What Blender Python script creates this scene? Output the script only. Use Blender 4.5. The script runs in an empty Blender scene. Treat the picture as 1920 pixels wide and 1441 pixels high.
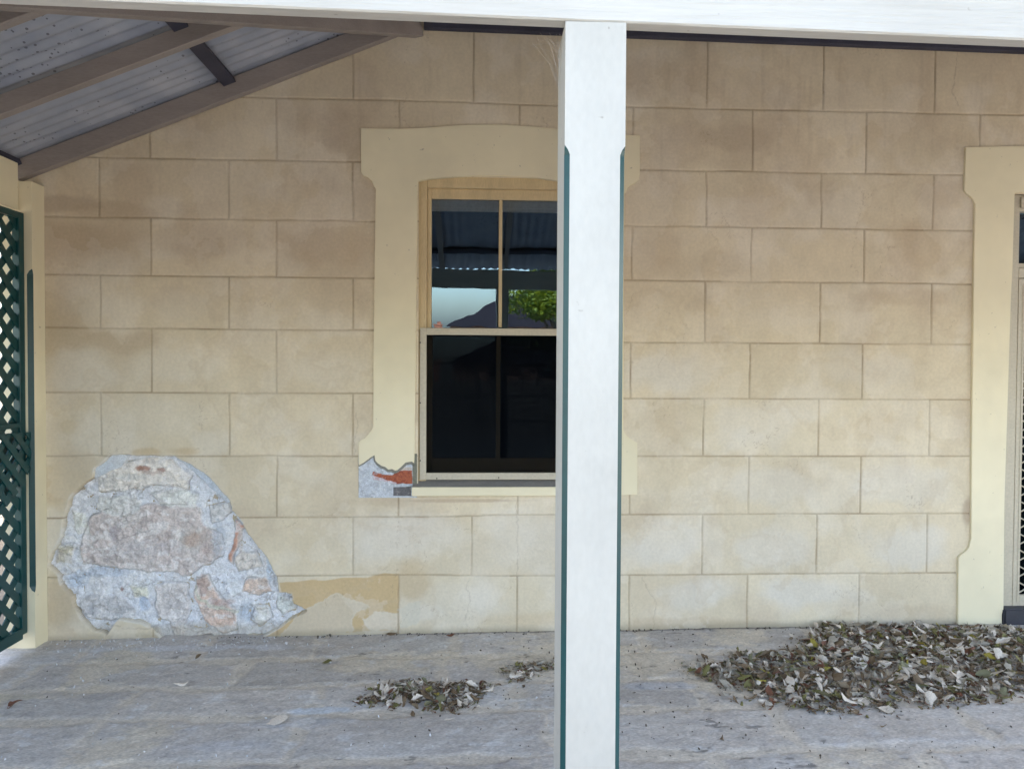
import bpy, bmesh, math, random
import numpy as np
from mathutils import Vector, Matrix, Euler

# ------------------------------------------------------------------ camera, world, sun, exposure
scn = bpy.context.scene
COL = scn.collection
EYE = 1.53            # eye height above the verandah floor
DIST = 4.15           # camera to house wall (wall plane is y = 0)
F = 1350.0            # focal length in photo pixels (1920 wide)
YAW, PITCH, ROLL = math.radians(2.473), math.radians(-1.206), math.radians(-0.301)

def cam_rot():
    cy, sy = math.cos(YAW), math.sin(YAW); cp, sp = math.cos(PITCH), math.sin(PITCH); cr, sr = math.cos(ROLL), math.sin(ROLL)
    Rr = np.array([[cr, -sr, 0], [sr, cr, 0], [0, 0, 1]]); B = np.array([[1, 0, 0], [0, 0, 1], [0, -1, 0]])
    P = np.array([[1, 0, 0], [0, cp, -sp], [0, sp, cp]]); Y = np.array([[cy, sy, 0], [-sy, cy, 0], [0, 0, 1]])
    return Y @ P @ B @ Rr
RM = cam_rot()
cam_data = bpy.data.cameras.new("camera"); cam = bpy.data.objects.new("camera", cam_data); COL.objects.link(cam)
cam_data.sensor_width = 36; cam_data.lens = 36 * F / 1920; cam_data.clip_start = 0.05; cam_data.clip_end = 500
m = Matrix([[RM[i][0], -RM[i][1], -RM[i][2], 0] for i in range(3)] + [[0, 0, 0, 1]])
m.translation = Vector((0, -DIST, EYE)); cam.matrix_world = m
scn.camera = cam
scn.render.resolution_x = 1024; scn.render.resolution_y = 768

SUN_EL, SUN_AZ = math.radians(52), math.radians(28)      # azimuth from +y (behind the house) towards +x
world = bpy.data.worlds.new("World"); scn.world = world; world.use_nodes = True
wn = world.node_tree; wn.nodes.clear()
sky = wn.nodes.new("ShaderNodeTexSky"); sky.sky_type = 'NISHITA'; sky.sun_disc = False
sky.sun_elevation = SUN_EL; sky.sun_rotation = SUN_AZ; sky.air_density = 0.85; sky.dust_density = 2.4; sky.ozone_density = 0.3
bg = wn.nodes.new("ShaderNodeBackground"); bg.inputs[1].default_value = 0.15
wo = wn.nodes.new("ShaderNodeOutputWorld"); wb = wn.nodes.new("ShaderNodeMix"); wb.data_type = 'RGBA'; wb.blend_type = 'MULTIPLY'; wb.inputs[0].default_value = 1; wb.inputs[7].default_value = (1.13, 1.015, 0.87, 1)
wn.links.new(sky.outputs[0], wb.inputs[6]); wn.links.new(wb.outputs[2], bg.inputs[0]); wn.links.new(bg.outputs[0], wo.inputs[0])
sd = bpy.data.lights.new("sun", 'SUN'); sd.energy = 2.0; sd.angle = math.radians(0.55); sd.color = (1, 0.95, 0.87)
sun = bpy.data.objects.new("sun", sd); COL.objects.link(sun)
sdir = Vector((math.cos(SUN_EL) * math.sin(SUN_AZ), math.cos(SUN_EL) * math.cos(SUN_AZ), math.sin(SUN_EL)))
sun.rotation_euler = sdir.to_track_quat('Z', 'Y').to_euler(); sun.location = (8, 12, 14)
scn.view_settings.view_transform = 'Standard'; scn.view_settings.look = 'None'; scn.view_settings.gamma = 1
scn.view_settings.exposure = 3.0

# ------------------------------------------------------------------ survey helper: photo measurement -> point on the plane y = yy
def S(px, py, yy=0.0):
    d = RM @ np.array([(px - 960) / F, (py - 720.5) / F, 1.0]); t = (yy + DIST) / d[1]
    return float(d[0] * t), float(d[2] * t + EYE)
def SF(px, py, z=0.0):
    d = RM @ np.array([(px - 960) / F, (py - 720.5) / F, 1.0]); t = (z - EYE) / d[2]
    return float(d[0] * t), float(d[1] * t - DIST)

# ------------------------------------------------------------------ numpy noise
def hsh(ix, iy, seed):
    n = (ix.astype(np.int64) * 374761393 + iy.astype(np.int64) * 668265263 + seed * 974634777) & 0xffffffff
    n = ((n ^ (n >> 13)) * 1274126177) & 0xffffffff
    n = (n ^ (n >> 16)) & 0xffffffff
    return n / 4294967295.0
def vn(x, y, seed=0):
    ix = np.floor(x); iy = np.floor(y); fx = x - ix; fy = y - iy
    fx = fx * fx * (3 - 2 * fx); fy = fy * fy * (3 - 2 * fy)
    a = hsh(ix, iy, seed); b = hsh(ix + 1, iy, seed); c = hsh(ix, iy + 1, seed); d = hsh(ix + 1, iy + 1, seed)
    return (a * (1 - fx) + b * fx) * (1 - fy) + (c * (1 - fx) + d * fx) * fy
def fbm(x, y, sc, oct=4, seed=0, gain=0.5):
    v = 0; a = 1; t = 0
    for o in range(oct):
        v = v + a * vn(x * sc + 17.3 * o, y * sc - 9.1 * o, seed + o); t += a; a *= gain; sc *= 2.03
    return v / t
def sst(a, b, x):
    t = np.clip((x - a) / (b - a), 0, 1); return t * t * (3 - 2 * t)
def inpoly(x, y, poly):
    ins = np.zeros(x.shape, bool); n = len(poly)
    for i in range(n):
        x1, y1 = poly[i]; x2, y2 = poly[(i + 1) % n]
        if y1 == y2: continue
        c = ((y1 > y) != (y2 > y)) & (x < (x2 - x1) * (y - y1) / (y2 - y1) + x1)
        ins ^= c
    return ins
def dpoly(x, y, poly):           # signed distance, negative inside
    d = np.full(x.shape, 1e9); n = len(poly)
    for i in range(n):
        x1, y1 = poly[i]; x2, y2 = poly[(i + 1) % n]; ex, ey = x2 - x1, y2 - y1; L = ex * ex + ey * ey + 1e-12
        t = np.clip(((x - x1) * ex + (y - y1) * ey) / L, 0, 1)
        d = np.minimum(d, np.hypot(x - x1 - t * ex, y - y1 - t * ey))
    return np.where(inpoly(x, y, poly), -d, d)
def mix(c, k, t):
    k = np.array(k); return c * (1 - t[..., None]) + k * t[..., None]

# ------------------------------------------------------------------ mesh helpers
def link(name, me, mat=None, parent=None):
    o = bpy.data.objects.new(name, me); COL.objects.link(o)
    if mat is not None:
        for mm in (mat if isinstance(mat, (list, tuple)) else [mat]): me.materials.append(mm)
    if parent is not None: o.parent = parent
    return o
def tag(o, label=None, cat=None, group=None, kind=None):
    if label: o["label"] = label
    if cat: o["category"] = cat
    if group: o["group"] = group
    if kind: o["kind"] = kind
    return o
def empty(name, loc=(0, 0, 0), **k):
    o = bpy.data.objects.new(name, None); COL.objects.link(o); o.location = loc; o.empty_display_size = .2
    return tag(o, **k)
def sheet(name, P, col, keep=None, mat=None, parent=None, smooth=True):
    """P: (n,m,3) grid of points, col: (n,m,3) surface colour, keep: (n-1,m-1) bool"""
    n, m_ = P.shape[:2]
    me = bpy.data.meshes.new(name)
    idx = np.arange(n * m_).reshape(n, m_)
    q = np.stack([idx[:-1, :-1], idx[:-1, 1:], idx[1:, 1:], idx[1:, :-1]], -1)
    q = q[keep] if keep is not None else q.reshape(-1, 4)
    used = np.zeros(n * m_, bool); used[q.ravel()] = True
    remap = np.cumsum(used) - 1; q = remap[q]
    co = P.reshape(-1, 3)[used]; cc = col.reshape(-1, 3)[used]
    me.vertices.add(len(co)); me.vertices.foreach_set("co", co.astype(np.float32).ravel())
    me.loops.add(len(q) * 4); me.loops.foreach_set("vertex_index", q.astype(np.int32).ravel())
    me.polygons.add(len(q)); me.polygons.foreach_set("loop_start", (np.arange(len(q)) * 4).astype(np.int32))
    me.polygons.foreach_set("use_smooth", np.full(len(q), smooth))
    a = me.color_attributes.new("Col", 'FLOAT_COLOR', 'POINT')
    a.data.foreach_set("color", np.concatenate([np.clip(cc, 0, 1), np.ones((len(cc), 1))], 1).astype(np.float32).ravel())
    me.update(calc_edges=True); me.validate()
    return link(name, me, mat, parent)
class MB:
    def __init__(s): s.bm = bmesh.new()
    def box(s, x0, x1, y0, y1, z0, z1, bev=0.0, rot=None, seg=1):
        b = bmesh.new(); bmesh.ops.create_cube(b, size=1)
        for v in b.verts:
            v.co = Vector(((x0 + x1) / 2 + v.co.x * (x1 - x0), (y0 + y1) / 2 + v.co.y * (y1 - y0), (z0 + z1) / 2 + v.co.z * (z1 - z0)))
        if bev: bmesh.ops.bevel(b, geom=list(b.edges), offset=bev, segments=seg, affect='EDGES')
        if rot: bmesh.ops.transform(b, matrix=rot, verts=b.verts)
        s.add(b); return s
    def add(s, b):
        me = bpy.data.meshes.new("t"); b.to_mesh(me); b.free(); s.bm.from_mesh(me); bpy.data.meshes.remove(me)
    def bar(s, p, q, w, h, bev=0.0, up=(0, 0, 1)):
        """bar from p to q: w across (horizontal), h along up"""
        p = Vector(p); q = Vector(q); d = (q - p); L = d.length; d.normalize(); up = Vector(up)
        x = d.cross(up).normalized(); z = x.cross(d).normalized()
        M = Matrix(((x.x, d.x, z.x, 0), (x.y, d.y, z.y, 0), (x.z, d.z, z.z, 0), (0, 0, 0, 1))); M.translation = (p + q) / 2
        return s.box(-w / 2, w / 2, -L / 2, L / 2, -h / 2, h / 2, bev, M)
    def tube(s, pts, r, n=6):
        rings = []
        for i, p in enumerate(pts):
            p = Vector(p); a = Vector(pts[max(i - 1, 0)]); b = Vector(pts[min(i + 1, len(pts) - 1)]); d = (b - a).normalized()
            u = d.orthogonal().normalized() if abs(d.z) > .9 else d.cross(Vector((0, 0, 1))).normalized(); w = d.cross(u)
            rr = r[i] if isinstance(r, (list, tuple)) else r
            rings.append([s.bm.verts.new(p + (u * math.cos(k * 2 * math.pi / n) + w * math.sin(k * 2 * math.pi / n)) * rr) for k in range(n)])
        for a, b in zip(rings, rings[1:]):
            for k in range(n): s.bm.faces.new((a[k], a[(k + 1) % n], b[(k + 1) % n], b[k]))
        s.bm.faces.new(rings[0][::-1]); s.bm.faces.new(rings[-1]); return s
    def prism(s, poly, y0, y1, bev=0.0):
        """poly in (x,z), counter-clockwise seen from the camera side; front at y0, back y1"""
        b = bmesh.new(); f = [b.verts.new((x, y0, z)) for x, z in poly]; k = [b.verts.new((x, y1, z)) for x, z in poly]
        b.faces.new(f); b.faces.new(k[::-1]); n = len(f)
        for i in range(n): b.faces.new((f[(i + 1) % n], f[i], k[i], k[(i + 1) % n]))
        bmesh.ops.recalc_face_normals(b, faces=b.faces)
        if bev: bmesh.ops.bevel(b, geom=[e for e in b.edges if all(abs(v.co.y - y0) < 1e-6 for v in e.verts)], offset=bev, segments=2, affect='EDGES')
        s.add(b); return s
    def quad(s, *p): s.bm.faces.new([s.bm.verts.new(v) for v in p]); return s
    def build(s, name, mat, parent=None, smooth=False):
        me = bpy.data.meshes.new(name); s.bm.to_mesh(me); s.bm.free()
        if smooth:
            for p in me.polygons: p.use_smooth = True
        return link(name, me, mat, parent)

# ------------------------------------------------------------------ materials
def mat_new(name):
    m = bpy.data.materials.new(name); m.use_nodes = True; nt = m.node_tree; return m, nt, nt.nodes["Principled BSDF"]
def N(nt, t, **k):
    n = nt.nodes.new(t)
    for a, b in k.items(): setattr(n, a, b)
    return n
def noisy(name, col, var=0.15, scale=6, rough=0.6, bump=0.15, bscale=60, stretch=(1, 1, 1), tint=None, metal=0.0, spec=0.5, attr=False, bd=0.002, var2=0.08, sc2=70, specks=0):
    """base colour (or the 'Col' surface colour) with two scales of natural variation and a bump"""
    m, nt, P = mat_new(name); L = nt.links.new
    tc = N(nt, "ShaderNodeTexCoord"); mp = N(nt, "ShaderNodeMapping"); mp.inputs["Scale"].default_value = stretch; L(tc.outputs["Object"], mp.inputs[0])
    n1 = N(nt, "ShaderNodeTexNoise"); n1.inputs["Scale"].default_value = scale; n1.inputs["Detail"].default_value = 6; L(mp.outputs[0], n1.inputs[0])
    n2 = N(nt, "ShaderNodeTexNoise"); n2.inputs["Scale"].default_value = sc2; n2.inputs["Detail"].default_value = 4; L(mp.outputs[0], n2.inputs[0])
    if attr:
        a = N(nt, "ShaderNodeAttribute"); a.attribute_name = "Col"; base = a.outputs["Color"]
    else:
        a = N(nt, "ShaderNodeRGB"); a.outputs[0].default_value = (*col, 1); base = a.outputs[0]
    r1 = N(nt, "ShaderNodeMapRange"); r1.inputs[1].default_value = .3; r1.inputs[2].default_value = .7; r1.inputs[3].default_value = 1 - var; r1.inputs[4].default_value = 1 + var; L(n1.outputs[0], r1.inputs[0])
    r2 = N(nt, "ShaderNodeMapRange"); r2.inputs[1].default_value = .3; r2.inputs[2].default_value = .7; r2.inputs[3].default_value = 1 - var2; r2.inputs[4].default_value = 1 + var2; L(n2.outputs[0], r2.inputs[0])
    mu = N(nt, "ShaderNodeMath", operation='MULTIPLY'); L(r1.outputs[0], mu.inputs[0]); L(r2.outputs[0], mu.inputs[1])
    vm = N(nt, "ShaderNodeVectorMath", operation='SCALE'); L(base, vm.inputs[0]); L(mu.outputs[0], vm.inputs["Scale"])
    out = vm.outputs[0]
    if tint:
        n3 = N(nt, "ShaderNodeTexNoise"); n3.inputs["Scale"].default_value = scale * 1.7; n3.inputs["Detail"].default_value = 5; L(mp.outputs[0], n3.inputs[0])
        r3 = N(nt, "ShaderNodeMapRange"); r3.inputs[1].default_value = .5; r3.inputs[2].default_value = .75; r3.inputs[4].default_value = .8; L(n3.outputs[0], r3.inputs[0])
        mx = N(nt, "ShaderNodeMix", data_type='RGBA'); L(r3.outputs[0], mx.inputs[0]); L(out, mx.inputs[6]); mx.inputs[7].default_value = (*tint, 1); out = mx.outputs[2]
    if specks:                      # small chips, fly spots and grime marks
        n5 = N(nt, "ShaderNodeTexNoise"); n5.inputs["Scale"].default_value = 38; n5.inputs["Detail"].default_value = 2; L(tc.outputs["Object"], n5.inputs[0])
        n6 = N(nt, "ShaderNodeTexNoise"); n6.inputs["Scale"].default_value = 2.2; n6.inputs["Detail"].default_value = 5; L(tc.outputs["Object"], n6.inputs[0])
        r5 = N(nt, "ShaderNodeMapRange"); r5.inputs[1].default_value = .735; r5.inputs[2].default_value = .78; r5.inputs[4].default_value = specks; L(n5.outputs[0], r5.inputs[0])
        r6 = N(nt, "ShaderNodeMapRange"); r6.inputs[1].default_value = .52; r6.inputs[2].default_value = .72; r6.inputs[4].default_value = specks * .28; L(n6.outputs[0], r6.inputs[0])
        ad = N(nt, "ShaderNodeMath", operation='MAXIMUM'); L(r5.outputs[0], ad.inputs[0]); L(r6.outputs[0], ad.inputs[1])
        mx = N(nt, "ShaderNodeMix", data_type='RGBA'); L(ad.outputs[0], mx.inputs[0]); L(out, mx.inputs[6]); mx.inputs[7].default_value = (.22, .19, .15, 1); out = mx.outputs[2]
    L(out, P.inputs["Base Color"]); P.inputs["Roughness"].default_value = rough; P.inputs["Metallic"].default_value = metal; P.inputs["Specular IOR Level"].default_value = spec
    if bump:
        n4 = N(nt, "ShaderNodeTexNoise"); n4.inputs["Scale"].default_value = bscale; n4.inputs["Detail"].default_value = 8; L(mp.outputs[0], n4.inputs[0])
        b = N(nt, "ShaderNodeBump"); b.inputs["Strength"].default_value = bump; b.inputs["Distance"].default_value = bd; L(n4.outputs[0], b.inputs["Height"]); L(b.outputs[0], P.inputs["Normal"])
    return m
M_wall = noisy("scored render", None, .05, 3, .9, .45, 90, attr=True, spec=.2, bd=.0018, var2=.05, sc2=60)
M_stone = noisy("rubble stone", None, .10, 25, .95, .7, 45, attr=True, spec=.15, bd=.008, var2=.16, sc2=120)
M_brick = noisy("broken brick", None, .1, 30, .95, .7, 120, attr=True, spec=.15, bd=.003, var2=.18, sc2=160)
M_floor = noisy("worn stone paving", None, .10, 9, .85, .9, 110, attr=True, spec=.25, bd=.0025, var2=.20, sc2=120, stretch=(.6, 1.3, 1))
M_cream = noisy("cream masonry paint", (.81, .73, .525), .07, 1.6, .65, .3, 18, spec=.3, bd=.002, var2=.015, sc2=12, specks=.45)
M_white = noisy("white gloss paint", (.475, .465, .425), .07, 3, .42, .6, 45, stretch=(1.4, 1.4, .7), bd=.0015, var2=.03, specks=.8)
M_beam = noisy("white weathered beam paint", (.56, .55, .515), .06, 4, .45, .9, 40, stretch=(.25, 3, 6), bd=.0025, var2=.05, sc2=30, specks=.5)
M_green = noisy("dark green gloss paint", (.004, .052, .055), .1, 5, .35, .2, 50, bd=.001)
M_timber = noisy("cream timber paint", (.60, .47, .27), .09, 5, .5, .3, 40, stretch=(3, 3, .5), bd=.001)
M_alu = noisy("beige aluminium", (.50, .45, .35), .05, 6, .42, .05, 80, spec=.5)
M_rafter = noisy("rafter paint", (.31, .27, .25), .1, 4, .6, .4, 30, stretch=(.6, 3, 3), bd=.001)
M_rafter_lo = M_rafter
M_batten = noisy("dark hardwood batten", (.05, .05, .075), .2, 6, .8, .4, 40)
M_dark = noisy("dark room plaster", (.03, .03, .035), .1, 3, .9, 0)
M_blind = noisy("grey roller blind", (.85, .83, .79), .04, 5, .8, .1, 100)
M_sillp = noisy("grey sill paint", (.27, .255, .24), .12, 8, .6, .3, 60)
M_step = noisy("dark slate step", (.04, .04, .05), .25, 8, .6, .5, 60)
M_hole = noisy("screw hole", (.01, .01, .01), .1, 8, .6, 0)
M_web = noisy("dusty web", (.55, .52, .5), .1, 8, .9, 0)

def galv():
    m, nt, P = mat_new("galvanised iron"); L = nt.links.new
    tc = N(nt, "ShaderNodeTexCoord")
    n1 = N(nt, "ShaderNodeTexNoise"); n1.inputs["Scale"].default_value = 5; n1.inputs["Detail"].default_value = 6; L(tc.outputs["Object"], n1.inputs[0])
    cr = N(nt, "ShaderNodeValToRGB"); cr.color_ramp.elements[0].position = .3; cr.color_ramp.elements[0].color = (.30, .33, .41, 1); cr.color_ramp.elements[1].position = .75; cr.color_ramp.elements[1].color = (.48, .50, .56, 1); L(n1.outputs[0], cr.inputs[0])
    vo = N(nt, "ShaderNodeTexVoronoi"); vo.inputs["Scale"].default_value = 34; L(tc.outputs["Object"], vo.inputs[0])
    n2 = N(nt, "ShaderNodeTexNoise"); n2.inputs["Scale"].default_value = 4; n2.inputs["Detail"].default_value = 3; L(tc.outputs["Object"], n2.inputs[0])
    r = N(nt, "ShaderNodeMapRange"); r.inputs[1].default_value = .42; r.inputs[2].default_value = .62; r.inputs[3].default_value = .0; r.inputs[4].default_value = .24; L(n2.outputs[0], r.inputs[0])
    lt = N(nt, "ShaderNodeMath", operation='LESS_THAN'); L(vo.outputs["Distance"], lt.inputs[0]); L(r.outputs[0], lt.inputs[1])
    mu = N(nt, "ShaderNodeMath", operation='MULTIPLY'); L(lt.outputs[0], mu.inputs[0]); mu.inputs[1].default_value = .75
    mx = N(nt, "ShaderNodeMix", data_type='RGBA'); L(mu.outputs[0], mx.inputs[0]); L(cr.outputs[0], mx.inputs[6]); mx.inputs[7].default_value = (.08, .08, .10, 1)
    L(mx.outputs[2], P.inputs["Base Color"]); P.inputs["Roughness"].default_value = .6; P.inputs["Metallic"].default_value = .1
    return m
M_galv = galv()
def glass():
    m, nt, P = mat_new("window glass"); L = nt.links.new
    nt.nodes.remove(P)
    out = nt.nodes["Material Output"]
    gl = N(nt, "ShaderNodeBsdfGlossy"); gl.inputs["Roughness"].default_value = 0; gl.inputs["Color"].default_value = (.52, .76, 1, 1)
    tr = N(nt, "ShaderNodeBsdfTransparent"); tr.inputs["Color"].default_value = (.82, .86, .86, 1)
    fr = N(nt, "ShaderNodeFresnel"); fr.inputs["IOR"].default_value = 2.55
    tc = N(nt, "ShaderNodeTexCoord"); mp = N(nt, "ShaderNodeMapping"); mp.inputs["Scale"].default_value = (1, 1, .6); L(tc.outputs["Object"], mp.inputs[0])
    n = N(nt, "ShaderNodeTexNoise"); n.inputs["Scale"].default_value = 7; n.inputs["Detail"].default_value = 1.0; L(mp.outputs[0], n.inputs[0])
    b = N(nt, "ShaderNodeBump"); b.inputs["Strength"].default_value = .10; b.inputs["Distance"].default_value = .004; L(n.outputs[0], b.inputs["Height"]); L(b.outputs[0], gl.inputs["Normal"])
    mx = N(nt, "ShaderNodeMixShader"); L(fr.outputs[0], mx.inputs[0]); L(tr.outputs[0], mx.inputs[1]); L(gl.outputs[0], mx.inputs[2]); L(mx.outputs[0], out.inputs[0])
    return m
M_glass = glass()
def flyscreen():
    m, nt, P = mat_new("fly screen mesh"); L = nt.links.new
    P.inputs["Base Color"].default_value = (.003, .004, .006, 1); P.inputs["Roughness"].default_value = .9; P.inputs["Specular IOR Level"].default_value = .0
    tr = N(nt, "ShaderNodeBsdfTransparent"); mx = N(nt, "ShaderNodeMixShader"); mx.inputs[0].default_value = .62
    L(tr.outputs[0], mx.inputs[1]); L(P.outputs[0], mx.inputs[2]); L(mx.outputs[0], nt.nodes["Material Output"].inputs[0]); return m
M_fly = flyscreen()

# ------------------------------------------------------------------ ground, verandah floor
gnd = MB()
gnd.quad((-90, -90, -.17), (90, -90, -.17), (90, 90, -.17), (-90, 90, -.17))
M_ground = noisy("pale concrete ground", (.165, .152, .132), .12, .8, .9, .4, 20, var2=.1, sc2=30)
tag(gnd.build("ground", M_ground), kind="structure")

def floor_z(x): return .004 + .0072 * x
def make_floor():
    xs = np.arange(-3.35, 4.3, .0055); ys = np.concatenate([np.arange(-2.93, -1.62, .02), np.arange(-1.62, .06, .0055)])
    X, Y = np.meshgrid(xs, ys)
    wx = X + .03 * (fbm(X, Y, 3, 3, 5) - .5) * 2; wy = Y + .025 * (fbm(X, Y, 3, 3, 9) - .5) * 2
    rows = [0.1, -.33, -.66, -.97, -1.35, -1.75, -2.2, -2.6, -3.0]; rr = random.Random(4)
    jd = np.full(X.shape, 9.0); tint = np.zeros(X.shape); 
    for r in range(len(rows) - 1):
        y1, y0 = rows[r], rows[r + 1]; ins = (wy <= y1) & (wy > y0); x = -3.6 + rr.random() * .4; edges = [x]
        while x < 4.5: x += .55 + rr.random() * .55; edges.append(x)
        edges = np.array(edges); k = np.searchsorted(edges, wx).clip(1, len(edges) - 1)
        d = np.minimum(np.minimum(wx - edges[k - 1], edges[k] - wx), np.minimum(y1 - wy, wy - y0))
        jd = np.where(ins, d, jd); tint = np.where(ins, hsh(k, np.full(k.shape, r), 3), tint)
    jn = fbm(X, Y, 5, 4, 21); joint = 1 - sst(.012, .05, jd + .05 * (jn - .5) * 2 * .9)
    st = fbm(X * .65, Y, 20, 5, 31, .65); st2 = fbm(X * .7, Y * 1.2, 4, 6, 35, .62)
    c = np.zeros(X.shape + (3,)) + np.array([.50, .46, .425])
    c *= (.86 + .28 * tint)[..., None]
    c = mix(c, (.55, .53, .51), sst(.45, .75, st2) * .7)
    c = mix(c, (.42, .39, .38), sst(.55, .72, st) * .5)
    c = mix(c, (.62, .55, .46), joint * .7)
    c = mix(c, (.62, .545, .44), sst(.53, .64, fbm(X * .8, Y, 2.6, 6, 77, .62)) * .75)
    c = mix(c, (.64, .64, .65), sst(.62, .78, fbm(X * .7, Y, 13, 5, 41, .65)) * .5)
    c = mix(c, (.10, .095, .09), sst(.73, .82, fbm(X * .6, Y * 1.1, 26, 3, 51)) * .6 * sst(.4, .6, fbm(X, Y, 2, 2, 53)))
    for (px, py, rx, ry, s, k) in ((600, 1330, .16, .035, .8, (.56, .60, .66)), (560, 1352, .3, .06, .45, (.52, .54, .58)), (440, 1395, .25, .05, .4, (.5, .5, .53)), (350, 1212, .9, .05, .55, (.60, .60, .63)), (40, 1235, .3, .09, .5, (.6, .6, .62)), (25, 1300, .12, .05, .6, (.5, .45, .35)), (1240, 1290, .22, .05, .4, (.45, .48, .55)), (1750, 1400, .5, .06, .35, (.5, .5, .52))):
        bx, by = SF(px, py); d = np.hypot((X - bx) / rx, (Y - by) / ry) + 1.1 * (fbm(X, Y, 11, 4, px) - .5)
        c = mix(c, k, (1 - sst(.5, 1.1, d)) * s)
    c *= (.80 + .40 * fbm(X, Y, 55, 4, 171, .7))[..., None]
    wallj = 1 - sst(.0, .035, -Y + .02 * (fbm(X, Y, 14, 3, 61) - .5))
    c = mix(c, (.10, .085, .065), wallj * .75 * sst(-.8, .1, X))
    Z = floor_z(X) - .004 * joint + .006 * (fbm(X, Y, 3, 3, 71) - .5) + .007 * (fbm(X, Y, 22, 5, 73, .65) - .5)
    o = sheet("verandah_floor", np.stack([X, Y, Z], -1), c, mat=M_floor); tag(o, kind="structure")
    e = MB(); e.box(-3.34, 4.28, -2.92, .3, -.169, -.03); e.build("floor_slab", noisy("slab edge", (.33, .3, .27), .1, 4, .9, .4, 30), o)
make_floor()

# ------------------------------------------------------------------ HOUSE
house = empty("house", (0, 0, 0), label="house front of scored cream render in ashlar blocks behind the verandah", cat="house")
ZL = np.array([1.524, 1.173, .839, .516, .219, -.143, -.501, -.853, -1.189]) + EYE
ZR = np.array([1.515, 1.156, .833, .518, .161, -.166, -.502, -.844, -1.199]) + EYE
ODD = [-1.859, -1.162, -.47, .214, .87, 1.572, 2.245, 2.93, 3.6]; EVEN = [-2.14, -1.427, -.732, -.05, .62, 1.302, 1.985, 2.655, 3.33]
hole_z = [(395, 93), (480, 93), (700, 93), (770, 125), (850, 180), (915, 240), (985, 320), (995, 370), (1050, 430), (1075, 490), (1140, 560), (1180, 620), (1215, 700), (1232, 775), (1290, 785), (1310, 835), (1365, 862), (1290, 900), (1215, 960), (1150, 990), (950, 1003), (650, 1000), (600, 950), (530, 925), (430, 905), (405, 940), (370, 980), (310, 960), (260, 925), (215, 850), (200, 790), (150, 740), (130, 680), (80, 640), (100, 580), (150, 500), (160, 400), (190, 310), (240, 250), (310, 200), (320, 150)]
def zp(a, b): return S(60 + a / 2.667, 820 + b / 2.667)
HOLE = [zp(*p) for p in hole_z]
WX0, WZ0 = S(783, 900); WX1 = S(1094, 900)[0]; WZ0 = S(783, 912)[1]; WZ1 = S(900, 330)[1]      # window opening
DX0 = S(1878, 1100)[0]; DZ1 = S(1905, 362)[1]; DX1 = DX0 + 1.05
def warp(X, Z, a=.012, sc=14, seed=0): return X + a * (fbm(X, Z, sc, 4, seed) - .5) * 2, Z + a * (fbm(X, Z, sc, 4, seed + 50) - .5) * 2

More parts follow.
